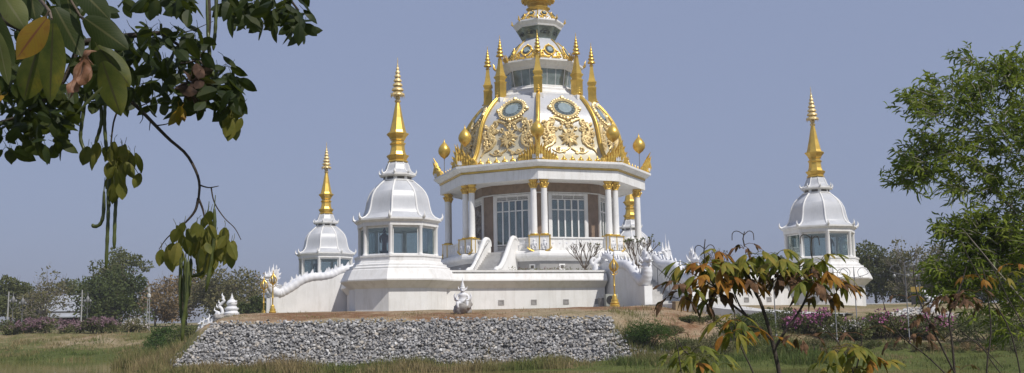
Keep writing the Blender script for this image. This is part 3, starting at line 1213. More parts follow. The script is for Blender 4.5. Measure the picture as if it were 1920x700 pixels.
# entablature --------------------------------------------------------------
mb = PB()
mb.lathe([(5.2, 12.3), (8.1, 12.3), (8.1, 12.27), (8.4, 12.27), (8.4, 13.0), (8.36, 13.02), (8.42, 13.19), (8.6, 13.22), (8.66, 13.3), (8.84, 13.44), (8.92, 13.46), (8.92, 13.62), (8.7, 13.66), (7.0, 13.68)], 8, ROT8, cap0=False)
ent = mb.build('entablature', WHITE, pav)
mb = PB()
mb.lathe([(8.38, 13.03), (8.45, 13.05), (8.45, 13.18), (8.4, 13.2)], 8, ROT8, cap0=False, cap1=False)
mb.build('gilt_band', GOLD, ent)

# lower dome -----------------------------------------------------------------
DOME = [(13.66, 7.8), (14.1, 7.2), (14.6, 6.86), (15.3, 6.62), (16.0, 6.46), (16.8, 6.28), (17.5, 6.02), (18.2, 5.62), (18.9, 5.1), (19.4, 4.62), (19.62, 4.35), (19.72, 4.1)]
DS = spline(DOME, 40)


def rprof(table, z):
    for (a, ra), (b, rb) in zip(table, table[1:]):
        if z <= b:
            return lerp(ra, rb, (z - a) / (b - a))
    return table[-1][1]


def dpt(k, w, z, off=0.0, table=DS):
    r = rprof(table, z)
    r2 = rprof(table, z + .1)
    n, t = face_axes(k)
    sl = Vector((1, (r - r2) * COSA / .1)).normalized()  # outward normal (horizontal, up)
    p = n * (r * COSA + off * sl.x) + t * w
    return Vector((p.x, p.y, z + off * sl.y))


m, nt, bs = mat_new('dome_enamel')
v = coord(nt)
sx = nt.nodes.new('ShaderNodeSeparateXYZ')
nt.links.new(v, sx.inputs[0])
mr = N(nt, 'ShaderNodeMapRange')
nt.links.new(sx.outputs[2], mr.inputs[0])
mr.inputs[1].default_value = 11.3
mr.inputs[2].default_value = 12.4
nf = noise_fac(nt, v, 1.2, 5)
cA = ramp(nt, nf, [(.3, (.56, .52, .385)), (.7, (.64, .6, .46))])
cB = ramp(nt, nf, [(.3, (.47, .48, .5)), (.7, (.56, .57, .59))])
nt.links.new(mixc(nt, mr.outputs[0], cA, cB), bs.inputs['Base Color'])
bs.inputs['Roughness'].default_value = .28
bump(nt, bs, noise_fac(nt, v, 2.5, 3), .25, .06)
ENAMEL = m
mb = PB()
mb.lathe([(r, z) for z, r in DS], 8, ROT8)
dome = mb.build('dome', ENAMEL, pav, smooth=30)


def medallion(parent, k, wz, rx, rz_, table, mirror_c, frame_mat, bead=True, off=.05):
    """oval faceted mirror in a beaded gilt frame lying on a dome face"""
    w0, z0 = wz
    r0 = rprof(table, z0 - .2)
    r1 = rprof(table, z0 + .2)
    sl = Vector((-(r0 - r1) * COSA / .4, 1)).normalized()   # up the slope (out, z)
    n, t = face_axes(k)
    up = Vector((n.x * sl.x, n.y * sl.x, sl.y))
    nr = Vector((n.x * sl.y, n.y * sl.y, -sl.x))
    c = dpt(k, w0, z0, off, table)

    def q(a, s, h=0.0):
        return c + t * (rx * s * math.cos(a)) + up * (rz_ * s * math.sin(a)) + nr * h
    S = 16
    fr = PB()
    pts = [q(2 * PI * i / S, 1.12, .03) for i in range(S)] + [q(0, 1.12, .03), q(2 * PI / S, 1.12, .03)]
    fr.tube(pts, min(rx, rz_) * .19, 6)
    fr.rings([[q(2 * PI * i / S, 1.3, -.25) for i in range(S)], [q(2 * PI * i / S, 1.25, .03) for i in range(S)], [q(2 * PI * i / S, 1.0, .03) for i in range(S)]], False, False)
    if bead:
        for i in range(28):
            a = 2 * PI * i / 28
            fr.blob(q(a, 1.27, .06), (.11 * rx, .11 * rx, .11 * rx), seg=6, rg=4)
        for a in (0, PI / 2, PI, PI * 1.5):
            fr.blob(q(a, 1.36, .06), (.22 * rx, .22 * rx, .22 * rx), seg=6, rg=4)
    f_ = fr.build('medallion', frame_mat, parent)
    mm = PB()
    mm.rings([[q(2 * PI * i / S, 1.02, .02) for i in range(S)], [q(2 * PI * i / S, .62, .14) for i in range(S)]], False, False)
    mm.build('bevelled_mirror', mirror_c[0], f_)
    mm = PB()
    mm.rings([[q(2 * PI * i / S, .62, .141) for i in range(S)], [q(2 * PI * i / S, .58, .15) for i in range(S)]], False, True)
    mm.build('centre_mirror', mirror_c[1], f_)
    mm = PB()
    for i in range(S):
        mm.tube([q(2 * PI * i / S, 1.0, .03), q(2 * PI * i / S, .62, .148)], .014, 4)
    mm.build('leading', INK, f_)
    return f_


def scroll(mbx, k, pts, r, table, off=.06, n=18):
    sp_ = spline(pts, n)
    rr = [1.08 * r * (1 - .7 * i / (n - 1)) + .015 for i in range(n)]
    mbx.tube([dpt(k, w, z, off, table) for w, z in sp_], rr, 6)


def spiral(cw, cz, r0, turns, a0, sgn, n=16):
    return [(cw + sgn * r0 * (1 - .8 * i / n) * math.cos(a0 + turns * 2 * PI * i / n), cz + r0 * (1 - .8 * i / n) * math.sin(a0 + turns * 2 * PI * i / n)) for i in range(n + 1)]


for k in range(8):
    medallion(pav, k, (0, 18.15), .9, .8, DS, (MIRROR if k % 2 else MIRRORD, MIRRORL), PALEGOLD)
    mb = PB()
    # bow under the medallion, stem and palmette
    for i in range(44):
        a = rnd.uniform(0, 2 * PI)
        rr = rnd.uniform(0, .48)
        mb.blob(dpt(k, rr * math.cos(a) * 1.1, 16.95 + rr * math.sin(a) * .9, .07, DS), (rnd.uniform(.07, .13),) * 3, seg=6, rg=4)
    scroll(mb, k, [(0, 16.8), (.02, 16.4), (0, 15.9)], .09, DS)
    for i in range(13):
        a = -PI / 2 + (i - 6) * .43
        L_ = .85 if i % 2 == 0 else .66
        mb.tube([dpt(k, .08 * math.cos(a), 15.75 + .08 * math.sin(a), .08, DS), dpt(k, L_ * .7 * math.cos(a), 15.75 + L_ * .7 * math.sin(a), .16, DS), dpt(k, L_ * math.cos(a), 15.75 + L_ * math.sin(a), .06, DS)], [.06, .11, .02], 5)
    for i in range(14):
        mb.blob(dpt(k, rnd.uniform(-.3, .3), 16.2 + rnd.uniform(-.1, .15), .08, DS), (.09, .09, .09), seg=6, rg=4)
    for s in (-1, 1):
        scroll(mb, k, [(s * .3, 17.0), (s * .75, 17.22), (s * 1.25, 17.3), (s * 1.5, 17.05)], .13, DS)
        scroll(mb, k, [(s * .2, 17.3), (s * .7, 17.5), (s * 1.1, 17.45)], .09, DS)
        scroll(mb, k, spiral(s * 1.3, 17.02, .26, 1.2, 1.2, s), .1, DS, n=20)
        scroll(mb, k, [(s * 1.55, 16.9), (s * 1.75, 16.4), (s * 1.5, 15.9), (s * 1.2, 15.6), (s * 1.45, 15.15), (s * 1.95, 14.9), (s * 2.2, 14.5)], .15, DS, n=30)
        for cw_, cz_, r_, sg in ((.62, 16.55, .17, s), (.95, 14.75, .2, -s), (1.05, 16.45, .18, s), (1.2, 18.2, .16, -s), (.55, 14.6, .14, s)):
            scroll(mb, k, spiral(s * cw_, cz_, r_, 1.15, rnd.uniform(0, 6), sg), .07, DS, n=16)
        scroll(mb, k, [(s * .1, 14.9), (s * .5, 14.65), (s * 1.0, 14.5), (s * 1.5, 14.75)], .07, DS)
        scroll(mb, k, spiral(s * 1.35, 15.62, .3, 1.3, 0.5, s), .11, DS, n=20)
        scroll(mb, k, spiral(s * 1.85, 16.1, .28, 1.1, 2.5, -s), .1, DS, n=20)
        scroll(mb, k, spiral(s * 1.75, 15.15, .22, 1.1, 2.5, -s), .09, DS, n=20)
        for i in range(85):
            t = rnd.random()
            w = s * (1.65 + rnd.uniform(-.5, .42))
            z = 15.3 + 1.75 * t
            mb.blob(dpt(k, w, z, .08, DS), (rnd.uniform(.07, .15), rnd.uniform(.07, .12), rnd.uniform(.07, .15)), seg=6, rg=4)
    mb.build('scrollwork', PALEGOLD, dome, smooth=50)

# gilded ribs, corner crests, buds -----------------------------------------
for k in range(8):
    n_, t_ = vdir(k)
    mb = PB()
    path = [(13.72, 8.05), (13.95, 7.72)] + [(z, r + .1) for z, r in DS[4:-3]]
    mb.tube([n_ * r + Vector((0, 0, z)) for z, r in path], .17, 8)
    mb.tube([n_ * (r + .1) + Vector((0, 0, z + .04)) for z, r in path], .075, 6)
    z1, r1 = path[-1]
    mb.lathe([(.1, 0), (.2, .1), (.16, .2), (.2, .3), (.12, .42), (.16, .5), (.09, .62), (.12, .7), (.05, .82), (.01, 1.0)], 10, c=n_ * (r1 + .12) + Vector((0, 0, z1)))
    mb.tube([n_ * (r1 + .02) + Vector((0, 0, z1 - .1)), n_ * (r1 + .3) + Vector((0, 0, z1 + .12)), n_ * (r1 + .42) + Vector((0, 0, z1 + .02))], [.1, .09, .05], 6)
    mb.build('rib', GOLD, dome, smooth=50)
    # flame crest on the corner of the cornice
    mb = PB()
    for s in (-1, 1):
        d = (t_ * s * COSA - n_ * SINA).normalized()
        base = n_ * 8.55
        for i in range(7):
            q = base + d * (.05 + i * .22)
            h = (1.75 - i * .21) * (1 if i % 2 == 0 else .82)
            lean = n_ * .45 + d * .12
            mb.tube([q + Vector((0, 0, 13.64)), q + lean * .3 + Vector((0, 0, 13.64 + h * .45)), q + lean * .35 + Vector((0, 0, 13.64 + h * .7)), q + lean * 1.0 + Vector((0, 0, 13.64 + h))], [.2, .23, .15, .01], 5, flat=.7)
    mb.tube([n_ * 8.6 + Vector((0, 0, 13.62)), n_ * 8.85 + Vector((0, 0, 14.1)), n_ * 8.8 + Vector((0, 0, 14.6)), n_ * 9.0 + Vector((0, 0, 15.1))], [.2, .17, .11, .01], 6)
    for i in range(16):
        mb.blob(n_ * (8.4 + rnd.uniform(-.2, .3)) + t_ * rnd.uniform(-.45, .45) + Vector((0, 0, 13.8 + rnd.uniform(-.1, .45))), (.11, .11, .13), seg=6, rg=4)
    cr = mb.build('flame_crest', GOLDF, pav, smooth=50)
    mb = PB()
    for i in range(7):
        a = (i - 3) * .35
        d = n_ * math.cos(a) + t_ * math.sin(a)
        mb.tube([n_ * 8.45 + Vector((0, 0, 13.66)), n_ * 8.45 + d * .36 + Vector((0, 0, 13.82)), n_ * 8.45 + d * .42 + Vector((0, 0, 14.05))], [.1, .1, .03], 5)
    mb.build('shell', STUCCO, cr, smooth=50)
    # lotus bud on its pin
    mb = PB()
    mb.lathe([(.03, 13.64), (.03, 15.3)], 6, c=n_ * 8.02)
    pn = mb.build('bud_pin', METAL, pav)
    mb = PB()
    mb.lathe([(.02, 15.24), (.1, 15.33), (.3, 15.48), (.46, 15.7), (.52, 15.92), (.48, 16.14), (.36, 16.36), (.21, 16.54), (.09, 16.66), (.04, 16.8), (.006, 17.0)], 14, c=n_ * 8.02)
    mb.build('lotus_bud', GOLD, pn, smooth=60)
bud0 = None
for k in range(8):
    nb = 8
    for i in range(nb):
        w = (i - (nb - 1) / 2) * .68
        p = fpt(k, w, 8.1 * COSA, 13.66 - PZ)
        if bud0 is None:
            mb = MB()
            mb.lathe([(.1, 0), (.17, .06), (.2, .16), (.15, .26), (.1, .3), (.05, .4), (.005, .52)], 8)
            for s in (-1, 1):
                mb.tube([(0, s * .1, .05), (0, s * .2, .12), (0, s * .17, .26)], [.07, .06, .01], 5)
            bud0 = mb.build('cornice_bud', GOLD, ent, smooth=50)
            c = bud0
        else:
            c = bud0.copy()
            COL.objects.link(c)
            c.parent = ent
        c.location = p
        c.rotation_euler = (0, 0, k * PI / 4)

# shoulder spires ------------------------------------------------------------
sp0 = None
for k in range(8):
    n_, t_ = vdir(k)
    if sp0 is None:
        mb = MB()
        r4 = math.sqrt(2)
        mb.lathe([(.33 * r4, 0), (.33 * r4, 1.35), (.36 * r4, 1.4), (.36 * r4, 1.48), (.28 * r4, 1.52), (.28 * r4, 1.66), (.38 * r4, 1.85), (.38 * r4, 1.92), (.3 * r4, 1.98), (.22 * r4, 2.35), (.15 * r4, 2.9), (.11 * r4, 3.35)], 4, PI / 4)
        mb.lathe([(.15, 3.3), (.19, 3.36), (.12, 3.42), (.12, 3.5), (.2, 3.54), (.14, 3.6)], 10)
        tiers(mb, 3.55, 5.35, .31, 6, 10)
        sp0 = mb.build('shoulder_spire', GOLD, pav, smooth=40)
        o = sp0
        mb = MB()
        mb.lathe([(.6, -.25), (.6, .1), (.52, .14)], 4, PI / 4)
        pd = mb.build('spire_block', WHITE, sp0)
        XF[sp0] = Matrix.Identity(4)
    else:
        o = copy_tree(sp0, pav)
    p = n_ * 4.32
    o.location = (p.x, p.y, 19.42 - PZ)
    o.rotation_euler = (0, 0, ROT8 + k * PI / 4)

# upper drum of mirrors -------------------------------------------------------
mb = PB()
mb.lathe([(3.95, 19.66), (3.95, 19.86), (3.8, 19.9), (3.62, 20.1), (3.55, 20.14), (3.55, 20.3), (3.2, 20.38), (3.05, 20.5), (3.05, 20.62), (2.85, 20.7)], 8, ROT8)
up = mb.build('drum_base', WHITE, pav)
mb = PB()
mb.lathe([(2.78, 20.66), (3.0, 22.02)], 8, ROT8)
md = mb.build('mirror_drum', MIRROR, pav)
mb = PB()
for k in range(8):
    for w in (-1, -.33, .33, 1):
        a = fpt(k, w * 2.78 * SINA, 2.78 * COSA + .005, 20.68)
        b = fpt(k, w * 3.0 * SINA, 3.0 * COSA + .005, 22.0)
        mb.tube([a, b], .022 if abs(w) < 1 else .035, 4)
mb.build('glazing_bar', STUCCO, md)
mb = PB()
mb.lathe([(2.9, 22.0), (3.12, 22.0), (3.2, 22.12), (3.25, 22.2), (3.62, 22.5), (3.7, 22.54), (3.7, 22.68), (2.8, 22.72)], 8, ROT8)
c1_ = mb.build('upper_cornice', WHITE, pav)
for k in range(8):
    mb = PB()
    n_, t_ = vdir(k)
    for s in (-1, 0, 1):
        mb.tube([n_ * 3.6 + t_ * s * .1 + Vector((0, 0, 22.62)), n_ * 3.8 + t_ * s * .2 + Vector((0, 0, 22.8)), n_ * 3.78 + t_ * s * .2 + Vector((0, 0, 22.98)), n_ * 3.88 + t_ * s * .16 + Vector((0, 0, 23.2))], [.1, .09, .06, .008], 5)
    mb.build('corner_ornament', GOLDF, c1_, smooth=50)
D2 = spline([(22.66, 2.95), (23.1, 2.82), (23.55, 2.6), (24.0, 2.32), (24.4, 1.98), (24.7, 1.66), (24.95, 1.35)], 24)
mb = PB()
mb.lathe([(r, z) for z, r in D2], 8, ROT8)
dm2 = mb.build('middle_dome', ENAMEL, pav, smooth=30)
for k in range(8):
    medallion(pav, k, (0, 23.62), .36, .42, D2, (MIRRORD, MIRRORL), GOLDF)
    mb = PB()
    for s in (-1, 1):
        scroll(mb, k, [(s * .1, 22.98), (s * .4, 23.0), (s * .75, 23.12), (s * .95, 23.0)], .09, D2)
        scroll(mb, k, spiral(s * .72, 23.22, .17, 1.2, .4, s), .07, D2, n=16)
        scroll(mb, k, [(s * .5, 23.55), (s * .72, 23.5), (s * .86, 23.2)], .06, D2)
        for i in range(10):
            mb.blob(dpt(k, s * rnd.uniform(.05, .98), 22.98 + rnd.uniform(-.08, .16), .05, D2), (.07, .07, .07), seg=6, rg=4)
    mb.build('scrollwork', GOLDF, dm2, smooth=50)
    n_, t_ = vdir(k)
    mb = PB()
    mb.tube([n_ * (r + .03) + Vector((0, 0, z)) for z, r in D2[:-2]], .06, 6)
    mb.tube([n_ * 2.95 + Vector((0, 0, 22.72)), n_ * 3.2 + Vector((0, 0, 22.78)), n_ * 3.28 + Vector((0, 0, 22.95))], [.08, .07, .02], 6)
    mb.build('rib', GOLD, dm2, smooth=50)
# flared band with the painted eyes
mb = PB()
mb.lathe([(1.34, 24.9), (1.36, 25.02), (1.86, 25.9)], 8, ROT8)
eb = mb.build('eye_band', MIRROR, pav)
for k in range(8):
    def ep(w, z):
        r = lerp(1.36, 1.86, (z - 25.02) / .88) + .02
        return fpt(k, w, r * COSA, z)
    mb = PB()
    hw = .42
    for f in (lambda t: .13 * (1 - t * t), lambda t: -.1 * (1 - t * t), lambda t: .24 * (1 - t * t) + .03):
        mb.tube([ep(hw * t, 25.42 + f(t)) for t in [-1 + i / 5 for i in range(11)]], .02, 4)
    mb.tube([ep(.1 * math.cos(a), 25.43 + .1 * math.sin(a)) for a in [i * PI / 5 for i in range(11)]], .03, 4)
    mb.blob(ep(0, 25.43), (.06, .06, .06), seg=6, rg=4)
    mb.tube([ep(hw, 25.42), ep(hw * .9, 25.3), ep(hw * .7, 25.28)], .016, 4)
    mb.tube([ep(-.5, 25.78), ep(.5, 25.78)], .014, 4)
    mb.build('eye', INK, eb)
mb = PB()
mb.lathe([(1.82, 25.88), (1.9, 25.92), (1.95, 26.05), (2.12, 26.28), (2.14, 26.32), (2.14, 26.44), (1.5, 26.48)], 8, ROT8)
c2_ = mb.build('top_cornice', WHITE, pav)
for k in range(8):
    mb = PB()
    n_, t_ = vdir(k)
    mb.tube([n_ * 2.08 + Vector((0, 0, 26.4)), n_ * 2.24 + Vector((0, 0, 26.52)), n_ * 2.2 + Vector((0, 0, 26.66)), n_ * 2.28 + Vector((0, 0, 26.82))], [.09, .09, .06, .008], 5)
    mb.build('corner_ornament', GOLDF, c2_, smooth=50)
D3 = spline([(26.44, 1.62), (26.7, 1.55), (27.0, 1.38), (27.3, 1.12), (27.5, .85), (27.56, .7)], 16)
mb = PB()
mb.lathe([(r, z) for z, r in D3], 8, ROT8)
dm3 = mb.build('top_dome', ENAMEL, pav)
for k in range(8):
    medallion(pav, k, (0, 27.02), .2, .22, D3, (MIRRORD, MIRRORL), GOLDF)
    n_, t_ = vdir(k)
    mb = PB()
    mb.tube([n_ * (r + .02) + Vector((0, 0, z)) for z, r in D3[:-1]], .045, 6)
    mb.build('rib', GOLD, dm3, smooth=50)
    mb = PB()
    for i in range(16):
        s = rnd.choice((-1, 1))
        mb.blob(dpt(k, s * rnd.uniform(.1, .45), 26.68 + rnd.uniform(-.06, .14), .04, D3), (.06, .06, .06), seg=6, rg=4)
    mb.build('scrollwork', GOLDF, dm3, smooth=50)
# gilded finial, mostly above the frame
mb = PB()
mb.lathe([(.72, 27.5), (.8, 27.54), (1.02, 27.76), (1.03, 27.82), (.9, 27.88), (.8, 27.98), (.76, 28.1), (.84, 28.16), (.84, 28.24), (.9, 28.28)], 8, ROT8)
tf = mb.build('top_spire', GOLD, pav)
mb = PB()
mb.lathe([(.88, 28.26), (1.15, 28.36), (1.32, 28.55), (1.36, 28.75), (1.25, 29.0), (.95, 29.2), (.7, 29.35), (.6, 29.5), (.75, 29.6), (.5, 29.75), (.36, 30.6), (.22, 31.6)], 16)
for i in range(20):
    a = 2 * PI * i / 20
    for z, r in ((28.5, 1.3), (28.85, 1.33)):
        mb.blob((r * math.cos(a), r * math.sin(a), z), (.14, .14, .16), seg=6, rg=4)
tiers(mb, 31.5, 35.2, .5, 9, 12)
mb.build('bulb', GOLDF, tf, smooth=50)
# ================================================================== plants: helpers
def rdir(r=None):
    r = r or rnd
    while True:
        v = Vector((r.uniform(-1, 1), r.uniform(-1, 1), r.uniform(-1, 1)))
        if .05 < v.length < 1:
            return v.normalized()


def card(mbx, p, d, L, W, fold=.25, bend=.15):
    """one small folded leaf: 2 triangles each side of the midrib"""
    d = d.normalized()
    s = d.cross(rdir())
    if s.length < .05:
        s = d.cross(Vector((0, 0, 1)))
    s.normalize()
    n = s.cross(d)
    m = p + d * L * .45 + n * L * bend * .3
    t = p + d * L - n * L * bend
    mbx.add([p, m + s * W * .5 - n * W * fold, t, m - s * W * .5 - n * W * fold, m], [(0, 1, 4), (1, 2, 4), (4, 2, 3), (0, 4, 3)])


def clump(mbx, c, r, n, L, W, up=.25, sq=.75):
    for _ in range(n):
        d = rdir()
        rr = r * (rnd.random() ** .45)
        p = Vector((c.x + d.x * rr, c.y + d.y * rr, c.z + d.z * rr * sq))
        q = (d + rdir() * .9 + Vector((0, 0, up - .3))).normalized()
        card(mbx, p, q, L * rnd.uniform(.7, 1.3), W * rnd.uniform(.7, 1.3))


def limb(mbx, a, b, r0, r1, wob=.12, n=6, sides=6):
    a, b = Vector(a), Vector(b)
    L = (b - a).length
    pts, rr = [], []
    for i in range(n):
        t = i / (n - 1)
        o = rdir() * (wob * L * math.sin(PI * t) * rnd.uniform(.3, 1))
        pts.append(a.lerp(b, t) + o)
        rr.append(lerp(r0, r1, t))
    mbx.tube(pts, rr, sides)
    return pts


L_DEEP = leaf_mat('foliage_deep', [(.04, .06, .018), (.075, .1, .028), (.12, .14, .04)], sc=.7, trans=.25)
L_MID = leaf_mat('foliage_mid', [(.07, .085, .03), (.12, .135, .048), (.18, .185, .07)], sc=.7, trans=.3)
L_OLIVE = leaf_mat('foliage_olive', [(.1, .1, .045), (.165, .155, .07), (.24, .205, .1)], sc=.6, trans=.25)
L_DRY = leaf_mat('foliage_dry', [(.14, .11, .06), (.23, .165, .085), (.31, .2, .095)], sc=.6, trans=.2)
L_BRIGHT = leaf_mat('foliage_bright', [(.03, .065, .012), (.055, .11, .018), (.1, .16, .03)], sc=1.0, trans=.35)
L_PINK = leaf_mat('bract_pink', [(.35, .08, .22), (.5, .16, .34), (.62, .34, .48)], sc=1.2, trans=.25)
L_DUSK = leaf_mat('bract_dusky', [(.16, .085, .115), (.26, .15, .19), (.37, .27, .3)], sc=.9, trans=.25)
L_WHITE = leaf_mat('bract_white', [(.5, .48, .45), (.68, .66, .62), (.6, .45, .5)], sc=1.2, trans=.2)


def tree(name, label, px, d, ytop, wpx, mat, n=2600, L=.34, W=.2, clumps=26, bark=BARK, low=.25, group='trees on the far bank', bare=.0, cr=.3, trunk=True, topair=0, shape=1.0):
    b = P(px, 600, d)
    gz = ground0(b.x, b.y)
    top = P(px, ytop, d).z
    h = top - gz
    rx = wpx * d / F / 2
    t = thing(name, label, 'tree', (b.x, b.y, gz - .05), group=group)
    tr, cw = MB(), MB()
    base = Vector((b.x, b.y, gz - .1))
    fork = base + Vector((rnd.uniform(-.1, .1) * rx, 0, h * max(low, .2) + .2))
    limb(tr, base, fork, max(.1, h * .022), max(.08, h * .017), .05, 5, 8)
    cc = []
    for i in range(clumps):
        for _ in range(30):
            v = rdir()
            v = v * (rnd.random() ** .4)
            if abs(v.x) < 1:
                break
        zz = lerp(gz + h * low, top, .5 + .5 * v.z)
        # narrower towards the top
        f = math.sqrt(max(.04, 1 - max(0, v.z) ** 2 * .55 * shape))
        c = Vector((b.x + v.x * rx * .86 * f, b.y + v.y * rx * .8 * f, zz - rx * cr * .4))
        cc.append(c)
        pts = limb(tr, fork.lerp(base, -.1 * rnd.random()), c, max(.035, h * .009), .012, .1, 5, 5)
        for _ in range(3 if bare == 0 else 9):
            e = c + rdir() * rx * cr * (1.3 if bare else 1) + Vector((0, 0, rx * cr * .3))
            limb(tr, pts[3], e, .025, .006, .12, 4, 3)
    per = int(n * (1 - bare) / clumps)
    for c in cc:
        clump(cw, c, rx * cr * rnd.uniform(.75, 1.3), int(per * rnd.uniform(.6, 1.4)), L, W)
    for i in range(topair):
        c = Vector((b.x + rnd.uniform(-.9, .9) * rx, b.y + rnd.uniform(-.3, .3) * rx, top - rnd.uniform(0, h * .25)))
        limb(tr, fork, c, .05, .01, .1, 5, 4)
        clump(cw, c, rx * .22, int(per * .5), L * .9, W)
    tr.build('trunk', bark, t, local=False, smooth=80, recalc=False)
    if cw.f:
        cw.build('crown', mat, t, local=False, recalc=False)
    return t


tree('broadleaf_tree', 'dark green round tree at the far left edge behind the white poles', 22, 104, 518, 130, L_MID, 5200, low=.1)
tree('sparse_tree', 'tall thin-leaved twiggy tree in front of the grey-roofed house', 80, 97, 505, 125, L_OLIVE, 2300, L=.28, W=.16, clumps=24, bark=BARKG, bare=.35, low=.2)
tree('sparse_tree', 'small airy tree showing above the grey tin roof', 140, 122, 516, 70, L_MID, 1300, clumps=12, low=.5)
tree('broadleaf_tree', 'tallest dense green tree on the far left bank, beside the tin roof', 212, 100, 500, 160, L_DEEP, 7500, low=.08, clumps=36)
tree('broadleaf_tree', 'feathery crowned tree rising above the dense green one on the left bank', 225, 106, 466, 115, L_MID, 2600, L=.3, W=.2, clumps=16, low=.55, bark=BARKG)
tree('dry_tree', 'orange-brown dry tree right of the tallest green tree', 292, 108, 518, 120, L_DRY, 3600, L=.3, clumps=24, bark=BARKG, bare=.2, low=.15)
tree('dry_tree', 'yellowish brown dry tree behind the hanging pods', 350, 112, 508, 120, L_DRY, 3400, L=.3, clumps=22, bark=BARKG, bare=.25, low=.15)
tree('broadleaf_tree', 'grey-green spreading tree behind the small white sculptures', 425, 108, 493, 165, L_OLIVE, 7000, clumps=34, low=.12)
tree('round_shrub', 'dark green rounded bush left of the gold lamp posts', 468, 92, 551, 68, L_DEEP, 2400, clumps=16, low=.05)
tree('sparse_tree', 'bare reddish-twigged tree left of the naga head', 482, 114, 502, 90, L_DRY, 900, clumps=16, bark=BARKG, bare=.6, low=.25)
tree('sparse_tree', 'small leafy tree peeping over the left naga balustrade', 552, 118, 514, 45, L_MID, 900, clumps=12, low=.3)
tree('broadleaf_tree', 'low green tree seen through the gap left of the far right tower', 1462, 112, 478, 70, L_MID, 1500, clumps=16, low=.2, group='trees beyond the right tower')
tree('broadleaf_tree', 'rounded green tree just right of the far right tower', 1645, 102, 452, 125, L_MID, 5600, clumps=34, low=.1, group='trees beyond the right tower')
tree('sparse_tree', 'twiggy half-bare tree between the round green tree and the leafy acacia', 1705, 98, 445, 100, L_OLIVE, 2200, L=.28, clumps=24, bark=BARKG, bare=.4, low=.15, group='trees beyond the right tower')
tree('broadleaf_tree', 'dense dark tree behind the yellow sign', 1722, 108, 485, 130, L_DEEP, 4200, clumps=22, low=.06, group='trees beyond the right tower')
tree('broadleaf_tree', 'pale twiggy tree whose top shows just left of the acacia', 1765, 104, 452, 110, L_OLIVE, 3200, clumps=22, bark=BARKG, bare=.2, low=.15, group='trees beyond the right tower')
tree('broadleaf_tree', 'dark tree half hidden behind the lower acacia boughs', 1835, 100, 475, 150, L_MID, 4200, clumps=22, low=.08, group='trees beyond the right tower')
tree('broadleaf_tree', 'dark tree at the right edge behind the acacia', 1915, 96, 465, 150, L_MID, 4200, clumps=22, low=.08, group='trees beyond the right tower')


def shrub(name, label, px, d, yb, yt, wpx, mat, n, L=.12, W=.08, bloom=None, nb=0, group=None, clumps=14, cat='shrub', bl=.1, deep=.7):
    c = P(px, yb, d)
    gz = ground0(c.x, c.y)
    top = P(px, yt, d).z
    h = max(.3, top - gz)
    rx = wpx * d / F / 2
    t = thing(name, label, cat, (c.x, c.y, gz), group=group)
    st, fo, bm_ = MB(), MB(), MB()
    for i in range(clumps):
        u = rnd.uniform(-1, 1)
        q = Vector((c.x + u * rx * .85, c.y + rnd.uniform(-1, 1) * min(rx, 1.4) * deep, gz + h * (.3 + .5 * rnd.random()) * (1 - .35 * u * u)))
        limb(st, (c.x + u * rx * .4, c.y, gz - .1), q, .025, .008, .1, 4, 4)
        r = min(rx * .5, h * .42) * rnd.uniform(.8, 1.25)
        clump(fo, q, r, n // clumps, L, W)
        if bloom is not None:
            for _ in range(nb // clumps):
                dd = rdir()
                dd.z = abs(dd.z)
                dd.y = -abs(dd.y) * rnd.choice((1, 1, -1))
                if noise.noise((q + dd * r) * 1.3) > -.12:
                    clump(bm_, q + dd * r * .98, bl * .8, 4, bl, bl * .8)
    st.build('stem', BARK, t, local=False, smooth=80, recalc=False)
    fo.build('foliage', mat, t, local=False, recalc=False)
    if bloom is not None and bm_.f:
        bm_.build('blossom', bloom, t, local=False, recalc=False)
    return t


HG = 'bougainvillea hedges along the far left bank'
shrub('flowering_hedge', 'short green end of the flowering hedge at the far left edge', 8, 76, 627, 604, 50, L_MID, 1400, L=.16, W=.1, bloom=L_DUSK, nb=90, group=HG, cat='hedge')
shrub('flowering_hedge', 'longest dusky pink hedge in front of the grey-roofed house', 88, 76, 627, 601, 145, L_MID, 2600, L=.16, W=.1, bloom=L_DUSK, nb=900, group=HG, clumps=26, cat='hedge', bl=.14)
shrub('flowering_hedge', 'dusky pink hedge at the foot of the tallest green tree', 182, 77, 624, 598, 75, L_MID, 1800, L=.16, W=.1, bloom=L_DUSK, nb=520, group=HG, clumps=18, cat='hedge', bl=.14)
shrub('flowering_hedge', 'grey-green pale flowered hedge right of the pink one', 240, 78, 621, 599, 80, L_OLIVE, 1800, L=.16, W=.1, bloom=L_WHITE, nb=120, group=HG, clumps=18, cat='hedge', bl=.12)
shrub('green_bush', 'bright green bush on the bank below the hanging pods', 315, 67, 645, 600, 55, L_BRIGHT, 1700, L=.16, W=.08)
shrub('green_bush', 'small green bush low on the bank left of the gabion wall', 300, 64, 660, 628, 50, L_BRIGHT, 1200, L=.15, W=.07)
shrub('green_bush', 'green bush climbing the slope beside the gabion corner', 352, 60, 640, 608, 60, L_MID, 1400, L=.15, W=.07)
shrub('green_bush', 'vivid green bush at the right end of the gabion wall', 1213, 45.5, 660, 604, 82, L_BRIGHT, 4600, L=.11, W=.035, clumps=20)
shrub('green_bush', 'low olive bush on the bare slope under the path', 1310, 50, 625, 592, 85, L_MID, 2600, L=.1, W=.05, clumps=18)
shrub('green_bush', 'dark scrub below the path behind the sapling stem', 1400, 47, 652, 592, 120, L_DEEP, 4600, L=.11, W=.06, clumps=26)
shrub('green_bush', 'dusty green shrub behind the forked sapling stems', 1462, 49, 640, 578, 95, L_MID, 3600, L=.11, W=.06, clumps=22)
shrub('green_bush', 'low green scrub between the bright bush and the dark scrub', 1335, 44, 668, 630, 100, L_OLIVE, 2600, L=.1, W=.04, clumps=18)
RG = 'flowering shrubs on the right bank'
